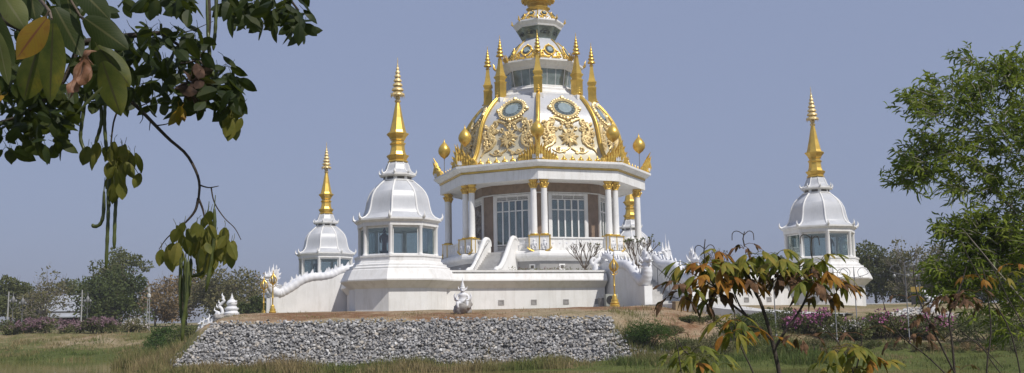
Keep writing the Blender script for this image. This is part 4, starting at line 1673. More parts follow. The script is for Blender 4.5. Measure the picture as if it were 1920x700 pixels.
shrub('flowering_shrub', 'shrub with magenta blossom right of the sapling crown', 1535, 48, 640, 582, 100, L_MID, 3400, bloom=L_PINK, nb=230, group=RG, clumps=22, bl=.13)
shrub('flowering_shrub', 'white and pale pink flowering shrub below the far right tower', 1590, 46.5, 645, 596, 80, L_MID, 2600, bloom=L_WHITE, nb=150, group=RG, clumps=18, bl=.12)
shrub('flowering_shrub', 'long pink-dotted shrub right of the white flowering one', 1655, 47.5, 640, 590, 110, L_MID, 3600, bloom=L_PINK, nb=130, group=RG, clumps=24, bl=.13)
shrub('flowering_shrub', 'green shrub with magenta flowers behind the dry brown-leaved bush', 1745, 47, 645, 592, 110, L_MID, 3400, bloom=L_PINK, nb=130, group=RG, clumps=22, bl=.14)
shrub('green_bush', 'dark green bush at the right edge under the acacia', 1870, 45, 655, 580, 150, L_MID, 4600, L=.12, W=.06, clumps=26)
for i_, (px_, d_, yb_, yt_, w_, mt_, lab_) in enumerate((
        (1255, 47.5, 640, 612, 60, L_OLIVE, 'dry olive weeds just right of the vivid green bush'),
        (1290, 45.0, 658, 634, 70, L_MID, 'low green weeds between the vivid bush and the pond'),
        (1445, 43.5, 668, 640, 90, L_DEEP, 'dark weeds right of the tall sapling stem'),
        (1520, 44.5, 662, 632, 80, L_OLIVE, 'dull olive weeds under the magenta shrub'),
        (1580, 43.0, 670, 646, 90, L_DRY, 'dry brown weeds below the white flowering shrub'),
        (1650, 44.0, 664, 638, 90, L_MID, 'green weeds below the long pink-dotted shrub'),
        (1720, 43.0, 672, 645, 90, L_OLIVE, 'olive weeds behind the stems of the half-bare bush'),
        (1800, 42.5, 676, 640, 110, L_DRY, 'dry brown weeds at the foot of the acacia'),
        (1890, 42.0, 676, 636, 110, L_MID, 'green weeds at the lower right edge'))):
    shrub('weed_clump', lab_, px_, d_, yb_, yt_, w_, mt_, 1500, L=.1, W=.035, clumps=14, cat='weeds', group='weeds on the right bank')
# row of low plants on the terrace
mb = MB()
st = MB()
t = thing('planter_row', 'row of low greyish pink plants along the top of the white wall', 'plants', Lw(2, -HALF + 1.2, 5.05))
fo, bl_ = MB(), MB()
for i in range(46):
    a = lerp(-7.5, 13, i / 45)
    q = Lw(a, -HALF + 1.2 + rnd.uniform(-.2, .2), 5.2 + rnd.uniform(0, .12))
    clump(fo, q, .22, 26, .11, .06)
    if rnd.random() < .6:
        clump(bl_, q + Vector((0, 0, .12)), .16, 8, .09, .07)
fo.build('foliage', L_OLIVE, t, local=False, recalc=False)
bl_.build('blossom', L_DUSK, t, local=False, recalc=False)


def candelabra(name, label, px, d, z0, h, spread, leaves, lmat, cat='tree'):
    b = P(px, 500, d)
    base = Vector((b.x, b.y, z0))
    t = thing(name, label, cat, base)
    tr, cw = MB(), MB()
    h *= 1.2

    def grow(p, d_, L, r, depth):
        q = p + d_ * L
        mid = p.lerp(q, .5) + rdir() * L * .06 - Vector((0, 0, L * .05))
        tr.tube([p, mid, q], [r, r * .9, r * .8], 5)
        if depth == 0:
            tips.append((q, d_))
            return
        for k in range(rnd.choice((2, 3, 3)) if depth > 1 else 2):
            nd = (d_ + rdir() * .62 * spread + Vector((0, 0, .32))).normalized()
            grow(q, nd, L * rnd.uniform(.62, .86), r * .7, depth - 1)
    tips = []
    tr.tube([base, base + Vector((0, 0, h * .12))], [h * .03, h * .026], 7)
    for k in range(6):
        a = k * 1.05 + rnd.uniform(-.3, .3)
        grow(base + Vector((0, 0, h * .1)), Vector((math.cos(a) * .75 * spread, math.sin(a) * .6 * spread, 1)).normalized(), h * .3, h * .016, 3)
    tr.build('branches', BARK, t, local=False, smooth=80, recalc=False)
    for q, d_ in tips:
        if rnd.random() < leaves:
            for _ in range(5):
                card(cw, q, (d_ + rdir() * .9).normalized(), .17, .07)
    if cw.f:
        cw.build('crown', lmat, t, local=False, recalc=False)
    return t


candelabra('frangipani_tree', 'leafless candelabra frangipani in front of the right balustrade', 1097, 64.5, 5.05, 1.95, .95, .06, L_OLIVE)
candelabra('frangipani_tree', 'frangipani with a few green leaves behind the front naga', 1196, 64.5, 5.05, 2.15, .9, .5, L_MID)
candelabra('frangipani_tree', 'small leafless tree top behind the sapling bud stalks', 1345, 76, 5.05, 2.0, 1.0, .03, L_OLIVE)

# ================================================================== grass
m = leaf_mat('grass_blades', [(.1, .1, .1)], trans=.3)
nt = m.node_tree
at = N(nt, 'ShaderNodeAttribute', attribute_name='tint')
col = ramp(nt, at.outputs['Fac'], [(0, (.34, .26, .14)), (.35, (.27, .22, .1)), (.65, (.17, .18, .055)), (1, (.095, .14, .03))])
for l in list(nt.links):
    if l.to_socket.name in ('Base Color',) or (l.to_socket.name == 'Color' and l.to_node.type == 'BSDF_TRANSLUCENT'):
        nt.links.remove(l)
nt.links.new(col, nt.nodes['Principled BSDF'].inputs['Base Color'])
for n_ in nt.nodes:
    if n_.type == 'BSDF_TRANSLUCENT':
        nt.links.new(col, n_.inputs['Color'])
GRASSM = m
mb = MB()
mb.tint = []


def blades(n, xr, yr, hr, tr_, w=.03, cl=.25, cond=None):
    k = 0
    while k < n:
        cx_, cy_ = rnd.uniform(*xr), rnd.uniform(*yr)
        if cond and not cond(cx_, cy_):
            k += 1
            continue
        dens = noise.noise(Vector((cx_ * .45, cy_ * .45, 5)))
        if dens < -.08 and rnd.random() < .8:
            k += 1
            continue
        tint = min(1, max(0, rnd.gauss(lerp(tr_[0], tr_[1], .5 + 1.3 * noise.noise(Vector((cx_ * .35, cy_ * .35, 9)))), .1)))
        hh = rnd.uniform(*hr) * (1 + .7 * dens)
        for _ in range(9):
            x, y = cx_ + rnd.gauss(0, cl), cy_ + rnd.gauss(0, cl)
            z = ground(x, y)
            if z < .0:
                z = max(z, -.05)
            h = hh * rnd.uniform(.5, 1.2)
            a = rnd.uniform(0, 6.28)
            lean = Vector((math.cos(a), math.sin(a), 0)) * h * rnd.uniform(.1, .6)
            b = rnd.uniform(0, 6.28)
            s = Vector((math.cos(b), math.sin(b), 0)) * w * .5
            p = Vector((x, y, z - .03))
            q = p + lean * .35 + Vector((0, 0, h * .6))
            t = p + lean + Vector((0, 0, h))
            mb.add([p - s, p + s, q + s * .7, q - s * .7, t], [(0, 1, 2, 3), (3, 2, 4)])
            mb.tint.extend([tint + rnd.uniform(-.06, .06)] * 5)
            k += 1


blades(15000, (-17.2, 6.5), (41.3, 44.7), (.2, .46), (.2, .75), cond=lambda x, y: ground0(x, y) > -.02)
blades(5000, (-20.5, -15.4), (43, 53), (.3, .7), (.05, .55), cond=lambda x, y: ground0(x, y) > 0 and not (x > -16.5 and y > 46))
blades(8000, (4.5, 13), (40.6, 46), (.2, .5), (.55, 1.0), cond=lambda x, y: ground0(x, y) > -.02)
blades(11000, (11, 27), (28, 47), (.08, .24), (.45, .95), cond=lambda x, y: 0 < ground0(x, y) < .85)
blades(1800, (11, 27), (45, 52), (.06, .16), (.1, .8), cond=lambda x, y: ground0(x, y) > .8)
blades(8000, (-42, -18), (60, 72), (.12, .3), (.45, .95), w=.05, cond=lambda x, y: ground0(x, y) > 0 and (y < 65 or rnd.random() < .2))
blades(4500, (-44, -17.5), (66, 76), (.1, .26), (0, .6), w=.06, cl=.35)
blades(2200, (-17, 9), (46.9, 52), (.06, .16), (0, .5))
blades(2500, (5, 16), (46, 55), (.1, .3), (0, .55))
g_ = mb.build('grass', GRASSM, recalc=False)
tag(g_, 'dry and green grass growing along the pond edge and banks', 'grass', kind='stuff')

# ================================================================== near tree on the left: hanging branch
def leaf(mbx, p, d, nrm, L, W, droop=.25, fold=.18, seg=5, uv=False, twist=0.0, wave=0.0):
    """a curved leaf blade starting at p along d, face normal nrm"""
    d = d.normalized()
    s = d.cross(nrm)
    if s.length < .05:
        s = d.cross(Vector((.3, .5, .8)))
    s.normalize()
    n = s.cross(d).normalized()
    base = len(mbx.v)
    ph = rnd.uniform(0, 6)
    for i in range(seg + 1):
        t = i / seg
        w = W * .5 * (math.sin(PI * min(1, t * .93 + .05)) ** .75) * (1 - .25 * t)
        if i == seg:
            w = W * .02
        c = p + d * (L * t) - n * (droop * L * t * t)
        c = c + Vector((0, 0, -droop * .35 * L * t * t))
        wv = n * (wave * W * math.sin(t * 7 + ph))
        mbx.v += [c + s * w - n * (fold * w) + wv, c, c - s * w - n * (fold * w) - wv]
        if uv:
            mbx.uv += [(0, t), (.5, t), (1, t)]
    for i in range(seg):
        a = base + i * 3
        mbx.f += [(a, a + 1, a + 4, a + 3), (a + 1, a + 2, a + 5, a + 4)]


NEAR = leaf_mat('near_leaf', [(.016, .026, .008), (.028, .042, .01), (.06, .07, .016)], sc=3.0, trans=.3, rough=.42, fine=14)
NEARLIT = leaf_mat('near_leaf_lit_olive', [(.09, .1, .018), (.16, .16, .032), (.24, .21, .05)], sc=5.0, trans=.35, rough=.42, fine=18)  # lit copy of the near leaf: sunlight painted in as a brighter olive
NEARDRY = leaf_mat('near_leaf_dry', [(.022, .012, .009), (.055, .03, .02), (.13, .075, .05)], sc=9, trans=.2, rough=.7, fine=30)
NEARYEL = leaf_mat('near_leaf_yellow', [(.14, .12, .015), (.25, .17, .015), (.28, .12, .012)], sc=7, trans=.35, rough=.45, fine=24)
tr = thing('overhanging_tree', 'tree overhanging the upper left with dark oval leaves and long hanging pods', 'tree', (-4.4, 4.6, .6))
bark = MB()
bark.tube([(-4.4, 4.6, .3), (-4.38, 4.6, 1.5), (-4.3, 4.65, 2.8), (-4.1, 4.7, 4.0), (-3.7, 4.75, 4.8)], [.2, .16, .14, .12, .09], 12)
bark.build('trunk', BARK, tr, local=False, smooth=80)
tw = MB()


def pxtube(pts, r0, r1, d, n=24, sides=6, mbx=None, dd=0.0):
    sp_ = spline([(p[0], p[1]) for p in pts], n)
    q = [P(u, v_, d + dd * i / n) for i, (u, v_) in enumerate(sp_)]
    (mbx or tw).tube(q, [lerp(r0, r1, i / (n - 1)) for i in range(n)], sides)
    return q


D0 = 5.0
tw.tube([(-3.7, 4.75, 4.8), P(-60, -120, 4.9), P(120, -160, 5.0), P(330, -140, 5.1), P(520, -90, 5.2)], [.08, .06, .045, .03, .018], 8)
pxtube([(-120, -140), (-40, 0), (60, 60), (140, 80), (215, 70), (300, 62)], .035, .012, D0)
pxtube([(170, 78), (215, 140), (236, 180), (262, 205), (292, 236), (318, 262), (348, 288), (366, 318), (374, 345), (372, 375)], .0125, .006, D0)
pxtube([(372, 372), (366, 395), (350, 415), (330, 432)], .008, .004, D0)
pxtube([(372, 372), (380, 392), (384, 412)], .007, .004, D0)
pxtube([(376, 348), (392, 352), (410, 349)], .005, .002, D0)
pxtube([(396, 352), (402, 380), (420, 408), (440, 428), (452, 450)], .004, .002, D0)
pxtube([(330, 432), (312, 448), (298, 468)], .004, .002, D0)
for seg_ in ([(262, 205), (268, 220), (262, 232)], [(282, 226), (280, 245)], [(292, 236), (315, 232), (335, 220)], [(300, 62), (350, 60), (400, 40)], [(262, 200), (285, 190)]):
    pxtube(seg_, .004, .0015, D0, 8, 4)
pxtube([(150, 80), (120, 150), (80, 190), (30, 220), (-40, 240)], .015, .006, D0)
pxtube([(215, 70), (225, 180), (212, 235), (208, 300), (222, 350)], .006, .003, D0)
pxtube([(212, 290), (240, 300), (262, 330)], .003, .0015, D0, 10, 4)
pxtube([(300, -130), (340, -60), (390, -30), (440, -30), (520, -20), (560, 20)], .02, .006, D0)
pxtube([(390, -30), (392, 60), (372, 110), (330, 120)], .01, .004, D0)
pxtube([(300, 62), (370, 110), (400, 150), (430, 190)], .01, .003, D0)
tw.build('branch', BARKD, tr, local=False, smooth=80)


def px_cluster(mbx, shape, n, d, L, down=1.0, dep=.35, wr=(.56, .76), hang=False):
    """leaves hanging from twigs inside an ellipse (cx, cy, rx, ry) given in photo pixels"""
    cx_, cy_, rx, ry = shape
    for _ in range(n):
        a, r = rnd.uniform(0, 2 * PI), math.sqrt(rnd.random())
        u, v_ = cx_ + rx * r * math.cos(a), cy_ + ry * r * math.sin(a)
        p = P(u, v_, d + rnd.uniform(-dep, dep))
        q = (Vector((rnd.uniform(-1, 1) + .5 * math.cos(a) * r, rnd.uniform(-.9, .9), -down * rnd.uniform(-.15, 1.1)))).normalized()
        nn = (Vector((rnd.uniform(-1, 1), -rnd.uniform(.1, 1), rnd.uniform(-.5, 1.1)))).normalized()
        if hang:
            q = Vector((rnd.uniform(-.55, .55), rnd.uniform(-.4, .4), -1)).normalized()
            nn = Vector((rnd.uniform(-.8, .8), -1, rnd.uniform(-.2, .5))).normalized()
        l = L * rnd.uniform(.72, 1.2)
        leaf(mbx, p, q, nn, l, l * rnd.uniform(*wr), droop=rnd.uniform(0, .3), fold=rnd.uniform(.1, .5))
        mbx.tube([p, p - q * .015 + Vector((0, 0, .004)), p - q * .03 + Vector((rnd.uniform(-.012, .012), rnd.uniform(-.01, .01), .008))], [.0018, .0015, .0012], 3)


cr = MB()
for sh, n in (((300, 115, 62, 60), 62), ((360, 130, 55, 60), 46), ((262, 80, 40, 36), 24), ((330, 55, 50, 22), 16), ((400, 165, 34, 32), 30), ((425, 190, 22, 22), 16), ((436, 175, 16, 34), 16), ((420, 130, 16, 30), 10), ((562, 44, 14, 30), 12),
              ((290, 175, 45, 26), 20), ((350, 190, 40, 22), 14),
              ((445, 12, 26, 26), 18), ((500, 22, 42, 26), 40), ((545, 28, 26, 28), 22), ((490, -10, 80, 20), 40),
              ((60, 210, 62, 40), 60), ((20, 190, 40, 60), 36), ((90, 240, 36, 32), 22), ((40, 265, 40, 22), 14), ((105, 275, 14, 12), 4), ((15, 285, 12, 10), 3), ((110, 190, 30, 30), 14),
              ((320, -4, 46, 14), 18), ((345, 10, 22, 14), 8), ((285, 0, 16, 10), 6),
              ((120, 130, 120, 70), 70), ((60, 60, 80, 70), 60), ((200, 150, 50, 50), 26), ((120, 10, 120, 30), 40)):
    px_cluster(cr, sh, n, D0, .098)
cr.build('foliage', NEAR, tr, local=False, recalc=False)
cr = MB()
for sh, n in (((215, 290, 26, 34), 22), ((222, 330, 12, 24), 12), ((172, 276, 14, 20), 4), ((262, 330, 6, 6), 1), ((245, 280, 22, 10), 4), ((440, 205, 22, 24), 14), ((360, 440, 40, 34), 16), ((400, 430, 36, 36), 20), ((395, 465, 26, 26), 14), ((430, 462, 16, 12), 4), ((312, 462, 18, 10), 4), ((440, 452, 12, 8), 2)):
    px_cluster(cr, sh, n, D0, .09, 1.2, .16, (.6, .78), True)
cr.build('lit_olive_foliage', NEARLIT, tr, local=False, recalc=False)
cr = MB()
for sh, n in (((362, 150, 22, 34), 16), ((375, 140, 12, 20), 6)):
    px_cluster(cr, sh, n, D0 - .3, .085, 1.0, .12)
cr.build('withered_foliage', NEARDRY, tr, local=False, recalc=False)
cr = MB()
for sh, n in (((330, 200, 12, 12), 3), ((8, 170, 12, 12), 2)):
    px_cluster(cr, sh, n, D0 - .3, .095, 1.2, .1)
cr.build('yellow_foliage', NEARYEL, tr, local=False, recalc=False)
PODS = [([(388, -20), (390, 60), (392, 110), (386, 150)], 5.0), ([(406, -20), (404, 50), (400, 95)], 5.0), ([(390, 60), (394, 110), (400, 146)], 4.9),
        ([(160, 190), (153, 235), (152, 265), (166, 296)], 5.0), ([(188, 190), (190, 230), (178, 272)], 5.0), ([(198, 180), (196, 230), (200, 285)], 5.0),
        ([(195, 355), (194, 400), (188, 420), (177, 425), (173, 420)], 5.0), ([(203, 345), (203, 400), (201, 450), (199, 505)], 5.0), ([(220, 345), (216, 400), (214, 468)], 5.0), ([(207, 300), (203, 360), (205, 390)], 5.0),
        ([(341, 470), (338, 530), (340, 590), (346, 612)], 5.0), ([(348, 482), (345, 540), (350, 600)], 5.0), ([(353, 486), (351, 550), (344, 600), (341, 640)], 4.95), ([(358, 484), (357, 520), (352, 560)], 5.05),
        ([(402, 388), (402, 440), (396, 490), (386, 548)], 4.9), ([(390, 400), (398, 450), (392, 500)], 5.0), ([(358, 518), (375, 515), (386, 505)], 5.0)]
for pts, d in PODS:
    mb = MB()
    n = 22
    sp_ = spline(pts, n)
    rr = [.0095 * (min(1, i / 3 + .25)) * (min(1, (n - 1 - i) / 2.5 + .2)) * (1 + .1 * math.sin(i * 1.9)) for i in range(n)]
    mb.tube([P(u, v_, d) for u, v_ in sp_], rr, 8)
    mb.tube([P(sp_[0][0], sp_[0][1], d), P(sp_[0][0] + 2, sp_[0][1] - 22, d)], [.003, .002], 5)
    mb.build('pod', POD, tr, local=False, smooth=80)


def big_leaf_mat(name, stops, vein, spot):
    m, nt, bs = mat_new(name)
    uv = nt.nodes.new('ShaderNodeUVMap')
    sx_ = nt.nodes.new('ShaderNodeSeparateXYZ')
    nt.links.new(uv.outputs[0], sx_.inputs[0])
    v = coord(nt)
    nf = noise_fac(nt, v, 14, 5, .65)
    col = ramp(nt, nf, stops)
    sub = N(nt, 'ShaderNodeMath', operation='SUBTRACT')
    nt.links.new(sx_.outputs[0], sub.inputs[0])
    sub.inputs[1].default_value = .5
    ab = N(nt, 'ShaderNodeMath', operation='ABSOLUTE')
    nt.links.new(sub.outputs[0], ab.inputs[0])
    rib = ramp(nt, ab.outputs[0], [(.02, (1, 1, 1)), (.06, (0, 0, 0))])
    # side veins
    ma_ = N(nt, 'ShaderNodeMath', operation='MULTIPLY_ADD')
    nt.links.new(ab.outputs[0], ma_.inputs[0])
    ma_.inputs[1].default_value = -.55
    nt.links.new(sx_.outputs[1], ma_.inputs[2])
    mu = N(nt, 'ShaderNodeMath', operation='MULTIPLY')
    nt.links.new(ma_.outputs[0], mu.inputs[0])
    mu.inputs[1].default_value = 75.0
    si = N(nt, 'ShaderNodeMath', operation='SINE')
    nt.links.new(mu.outputs[0], si.inputs[0])
    sv = ramp(nt, si.outputs[0], [(.86, (0, 0, 0)), (1.0, (.28, .28, .28))])
    sp_ = ramp(nt, noise_fac(nt, v, 38, 4, .7), [(.6, (0, 0, 0)), (.72, (.75, .75, .75))])
    col = mixc(nt, sp_, col, spot)
    col = mixc(nt, sv, col, vein)
    col = mixc(nt, rib, col, vein)
    nt.links.new(col, bs.inputs['Base Color'])
    bs.inputs['Roughness'].default_value = .5
    bs.inputs['Specular IOR Level'].default_value = .25
    tl = nt.nodes.new('ShaderNodeBsdfTranslucent')
    nt.links.new(mixc(nt, .4, col, (.14, .17, .02)), tl.inputs['Color'])
    ms = nt.nodes.new('ShaderNodeMixShader')
    ms.inputs[0].default_value = .32
    nt.links.new(bs.outputs[0], ms.inputs[1])
    nt.links.new(tl.outputs[0], ms.inputs[2])
    nt.links.new(ms.outputs[0], nt.nodes['Material Output'].inputs['Surface'])
    bump(nt, bs, sv, .25, .003)
    return m


BL_G = big_leaf_mat('large_leaf_green', [(.32, (.04, .058, .01)), (.5, (.09, .1, .016)), (.68, (.19, .16, .02))], (.05, .045, .02), (.09, .06, .02))
BL_D = big_leaf_mat('large_leaf_dark', [(.3, (.022, .036, .01)), (.6, (.036, .052, .013)), (.8, (.06, .07, .016))], (.1, .1, .04), (.04, .05, .016))
BL_P = big_leaf_mat('large_leaf_pale', [(.3, (.09, .11, .035)), (.6, (.13, .145, .05)), (.8, (.16, .165, .05))], (.18, .18, .09), (.1, .09, .03))
BL_Y = big_leaf_mat('large_leaf_yellow', [(.3, (.22, .17, .02)), (.5, (.25, .15, .018)), (.68, (.17, .06, .02))], (.17, .06, .03), (.12, .05, .02))
BL_B = big_leaf_mat('large_leaf_withered', [(.35, (.1, .04, .025)), (.5, (.3, .15, .09)), (.65, (.5, .34, .24))], (.2, .09, .05), (.12, .05, .03))
D1 = 1.6
sprig = thing('near_sprig', 'sprig of large leaves at the upper left corner, one yellow and one withered', 'branch', P(60, -60, D1))
mb = MB()
mb.tube([P(-330, -420, 2.2), P(-160, -200, 1.9), P(-20, -60, D1 + .2), P(60, -20, D1 + .14), P(92, 20, D1 + .05), P(97, 36, D1)], [.012, .008, .005, .004, .003, .002], 7)
mb.tube([P(60, -20, D1 + .14), P(120, -20, D1 + .16), P(150, 30, D1 + .18), P(186, 70, D1 + .18), P(195, 110, D1 + .16)], [.003, .003, .0025, .002, .0015], 6)
mb.tube([P(92, 20, D1), P(86, 32, D1)], [.002, .0015], 6)
mb.tube([P(150, 30, D1 + .18), P(160, 36, D1 + .02)], [.002, .0015], 6)
mb.build('twig', BARK, sprig, local=False, smooth=80)
BIG = [((2, -14), (48, 54), 54, BL_P, 0, .3), ((88, 34), (27, 108), 62, BL_Y, -.14, .12), ((99, 44), (92, 194), 56, BL_G, -.02, .2), ((70, 92), (40, 184), 78, BL_G, .08, .2),
       ((103, 14), (152, 102), 58, BL_D, .06, .25), ((158, 34), (240, 90), 58, BL_D, 0, .3), ((146, -22), (204, 30), 56, BL_D, .05, .3), ((182, 86), (244, 158), 58, BL_G, .04, .35),
       ((192, 116), (226, 216), 60, BL_G, .02, .3), ((192, 163), (138, 212), 9, BL_P, .0, .5), ((-6, 60), (14, 158), 34, BL_P, .06, .2), ((50, -40), (66, 34), 62, BL_D, .15, .2),
       ((160, 104), (126, 182), 32, BL_B, -.08, .9), ((150, 110), (168, 96), 30, BL_B, -.06, .9), ((162, 118), (148, 158), 26, BL_B, -.1, .8), ((140, 140), (128, 176), 22, BL_B, -.09, .9), ((-20, 20), (20, 120), 50, BL_D, .15, .2), ((175, 70), (205, 150), 40, BL_D, .12, .2), ((120, -30), (135, 40), 40, BL_D, .18, .2)]
for b, t_, w, mt, dd, fo_ in BIG:
    p, q = P(b[0], b[1], D1 + dd), P(t_[0], t_[1], D1 + dd + rnd.uniform(-.02, .02))
    mb = MB()
    mb.uv = []
    d = q - p
    leaf(mb, p, d, Vector((rnd.uniform(-.3, .3), -1, rnd.uniform(-.1, .4))), d.length, w * D1 / F, droop=rnd.uniform(.02, .1), fold=fo_, seg=12, uv=True, wave=.05 if mt is not BL_B else .3)
    o = mb.build('leaf', mt, sprig, local=False, smooth=180, recalc=False)
    if mt is BL_Y:
        o['label'] = 'yellow leaf with brown blotches'
    if mt is BL_B:
        o['label'] = 'withered curled brown leaf'

# ================================================================== acacia on the right
ACL = leaf_mat('acacia_leaf', [(.07, .11, .014), (.17, .23, .028), (.29, .34, .045)], sc=1.0, trans=.45, rough=.4, fine=5)
ac = thing('acacia_tree', 'leafy acacia with narrow curved leaves filling the right edge', 'tree', P(1985, 900, 16) * Vector((1, 1, 0)).magnitude if False else Vector((P(1985, 600, 16).x, 16, .6)))
ab_, al = MB(), MB()
root = Vector((P(1985, 600, 16).x, 16, .45))
forks = []
for pts in ([(2010, 640), (1985, 520), (1960, 400), (1930, 280), (1900, 190)], [(2010, 640), (1990, 540), (1920, 420), (1830, 320), (1750, 270)],
            [(2000, 660), (1950, 600), (1880, 520), (1830, 460), (1805, 430)], [(2010, 700), (1960, 640), (1910, 560), (1868, 500), (1850, 470)],
            [(2030, 600), (2000, 420), (1990, 260), (1960, 140)], [(2000, 680), (1930, 600), (1840, 500), (1800, 440), (1790, 400)]):
    dd = rnd.uniform(-.8, .8)
    sp_ = spline(pts, 22)
    q = [root.lerp(P(u, v_, 16 + dd * i / 21), min(1, i / 2)) if i < 2 else P(u, v_, 16 + dd * i / 21) for i, (u, v_) in enumerate(sp_)]
    ab_.tube(q, [lerp(.022, .006, i / 21) for i in range(22)], 7)
    forks.append(q)
blobs = [(1840, 230, 125, 95, 150), (1780, 190, 80, 60, 62), (1745, 300, 60, 55, 70), (1720, 330, 45, 45, 34), (1870, 150, 70, 50, 60), (1905, 130, 40, 40, 34), (1890, 300, 90, 90, 110), (1830, 350, 70, 40, 44), (1960, 250, 60, 130, 70),
         (1850, 440, 80, 50, 80), (1800, 440, 50, 40, 40), (1880, 500, 70, 55, 70), (1780, 510, 40, 45, 40), (1765, 550, 30, 25, 12), (1920, 420, 50, 90, 50), (1720, 190, 40, 25, 12), (1700, 200, 18, 16, 7), (1690, 345, 14, 20, 8), (1825, 118, 30, 14, 8), (1850, 560, 80, 50, 60), (1905, 600, 45, 60, 50), (1800, 540, 45, 40, 34), (1890, 470, 60, 60, 60), (1880, 400, 60, 50, 40), (1850, 480, 60, 40, 40), (2040, 220, 110, 140, 70), (2060, 400, 110, 110, 60), (2010, 520, 80, 80, 50), (2110, 300, 90, 120, 50)]


def phyllode(mbx, p, d, L, W):
    d = d.normalized()
    s = d.cross(Vector((rnd.uniform(-1, 1), rnd.uniform(-1, 1), .3)))
    if s.length < .1:
        s = Vector((1, 0, 0))
    s.normalize()
    base = len(mbx.v)
    for i in range(4):
        t = i / 3
        c = p + d * L * t + Vector((0, 0, -.28 * L * t * t)) + s * (.16 * L * math.sin(PI * t))
        w = W * (.25, 1, .9, .05)[i] * .5
        mbx.v += [c - s * w, c + s * w]
    for i in range(3):
        a = base + i * 2
        mbx.f.append((a, a + 1, a + 3, a + 2))


for cx_, cy_, rx, ry, n in blobs:
    rx, ry = max(9, rx - 30), max(8, ry - 26)
    dep = (rx + ry) / 2 * 16 / F
    for _ in range(int(n * 1.1)):
        a, r = rnd.uniform(0, 2 * PI), rnd.random() ** .55
        u, v_ = cx_ + rx * r * math.cos(a), cy_ + ry * r * math.sin(a)
        p = P(u, v_, 16 + rnd.uniform(-1, 1) * dep)
        d = Vector((math.cos(a) * .8 - .22, rnd.uniform(-.7, .7), .55 - math.sin(a) * .5 + rnd.uniform(-.3, .3))).normalized()
        Ls = rnd.uniform(.25, .5)
        pts = [p + d * Ls * t + Vector((0, 0, -.22 * Ls * t * t)) for t in (0, .25, .5, .75, 1)]
        ab_.tube(pts, [.006, .005, .004, .003, .002], 3)
        k = rnd.randint(9, 14)
        for i in range(k):
            t = (i + .6) / k
            b = pts[0].lerp(pts[4], t) + Vector((0, 0, .22 * Ls * (t - t * t)))
            q = (d * rnd.uniform(.5, 1.0) + rdir() * .75 + Vector((0, 0, -.15))).normalized()
            phyllode(al, b, q, rnd.uniform(.095, .17), .03)
ab_.build('branches', BARKG, ac, local=False, smooth=80, recalc=False)
al.build('crown', ACL, ac, local=False, recalc=False)

# ================================================================== saplings in front on the right
SG = leaf_mat('sapling_green', [(.08, .1, .016), (.16, .18, .03), (.25, .23, .04)], sc=5, trans=.35, fine=16)
SO = leaf_mat('sapling_orange', [(.2, .075, .012), (.33, .14, .018), (.42, .22, .035)], sc=6, trans=.4, fine=18)
SBR = leaf_mat('sapling_brown', [(.05, .028, .018), (.12, .065, .035), (.22, .12, .06)], sc=7, trans=.2, fine=20, rough=.7)
SYG = leaf_mat('sapling_yellow_green', [(.13, .14, .02), (.23, .21, .03), (.33, .24, .04)], sc=5, trans=.4, fine=18)


def whorl(parts, px, py, d, L, n, kinds, droop=.9, spread=1.0):
    c = P(px, py, d)
    for i in range(n):
        a = 2 * PI * i / n + rnd.uniform(-.4, .4)
        el = rnd.uniform(-.35, .35)
        dr = Vector((math.cos(a) * math.cos(el) * spread, math.sin(a) * math.cos(el) * .8, math.sin(el) + .1)).normalized()
        b = c + Vector((0, 0, rnd.uniform(-.02, .02)))
        pet = rnd.uniform(.05, .14)
        m_ = b + dr * pet
        k = rnd.choice(kinds)
        mbx = parts[k]
        mbx.tube([b, b + dr * pet * .5 + Vector((0, 0, .012)), m_], [.003, .0025, .002], 3)
        for j in (-1, 0, 1):
            dj = (dr + Vector((-dr.y, dr.x, 0)) * j * .75 + Vector((0, 0, -.25 - .3 * droop * rnd.random()))).normalized()
            l = L * rnd.uniform(.7, 1.1) * (1 if j == 0 else .85)
            leaf(mbx, m_, dj, Vector((rnd.uniform(-.3, .3), rnd.uniform(-.4, .1), 1)), l, l * rnd.uniform(.36, .46), droop=droop * rnd.uniform(.35, .75), fold=rnd.uniform(.1, .4), wave=.04 if k != 'b' else .2, seg=6)


def sapling(name, label, base_px, d, stems, whorls, L, mats, buds=()):
    b = P(base_px, 700, d)
    t = thing(name, label, 'sapling', (b.x, d, .6))
    sm = MB()
    parts = {k: MB() for k in 'goby'}
    for pts, r0, r1 in stems:
        sp_ = spline([p for p in pts], 18)
        q = [P(p[0], p[1], d + (p[2] if len(p) > 2 else 0)) for p in sp_]
        sm.tube(q, [lerp(r0, r1, i / 17) for i in range(18)], 7)
    for (u, v_, h_) in buds:
        c = P(u, v_, d)
        sm.tube([c, c + Vector((-.01, 0, h_ * .5)), c + Vector((.005, 0, h_))], [.006, .005, .004], 6)
        for s in (-1, 1):
            e_ = rnd.uniform(.6, 1.1)
            f_ = rnd.uniform(.5, .9) * h_
            hk = [c + Vector((0, 0, f_)), c + Vector((s * .045 * e_, .02, f_ + .035)), c + Vector((s * .085 * e_, .03, f_ + .02)), c + Vector((s * .09 * e_, .03, f_ - .04))]
            sm.tube(spline([tuple(x) for x in hk], 8), .0035, 5)
    for wv in whorls:
        u, v_, n, kinds = wv[:4]
        whorl(parts, u, v_, d + rnd.uniform(-.25, .25), L * (wv[4] if len(wv) > 4 else 1), int(n * 1.2 + .5), kinds)
    sm.build('stem', BARKD, t, local=False, smooth=80)
    for k, nm, mt in (('g', 'green_leaves', SG), ('o', 'orange_leaves', SO), ('b', 'withered_leaves', SBR), ('y', 'yellow_green_leaves', SYG)):
        if parts[k].f:
            parts[k].build(nm, mt, t, local=False, recalc=False)
    return t


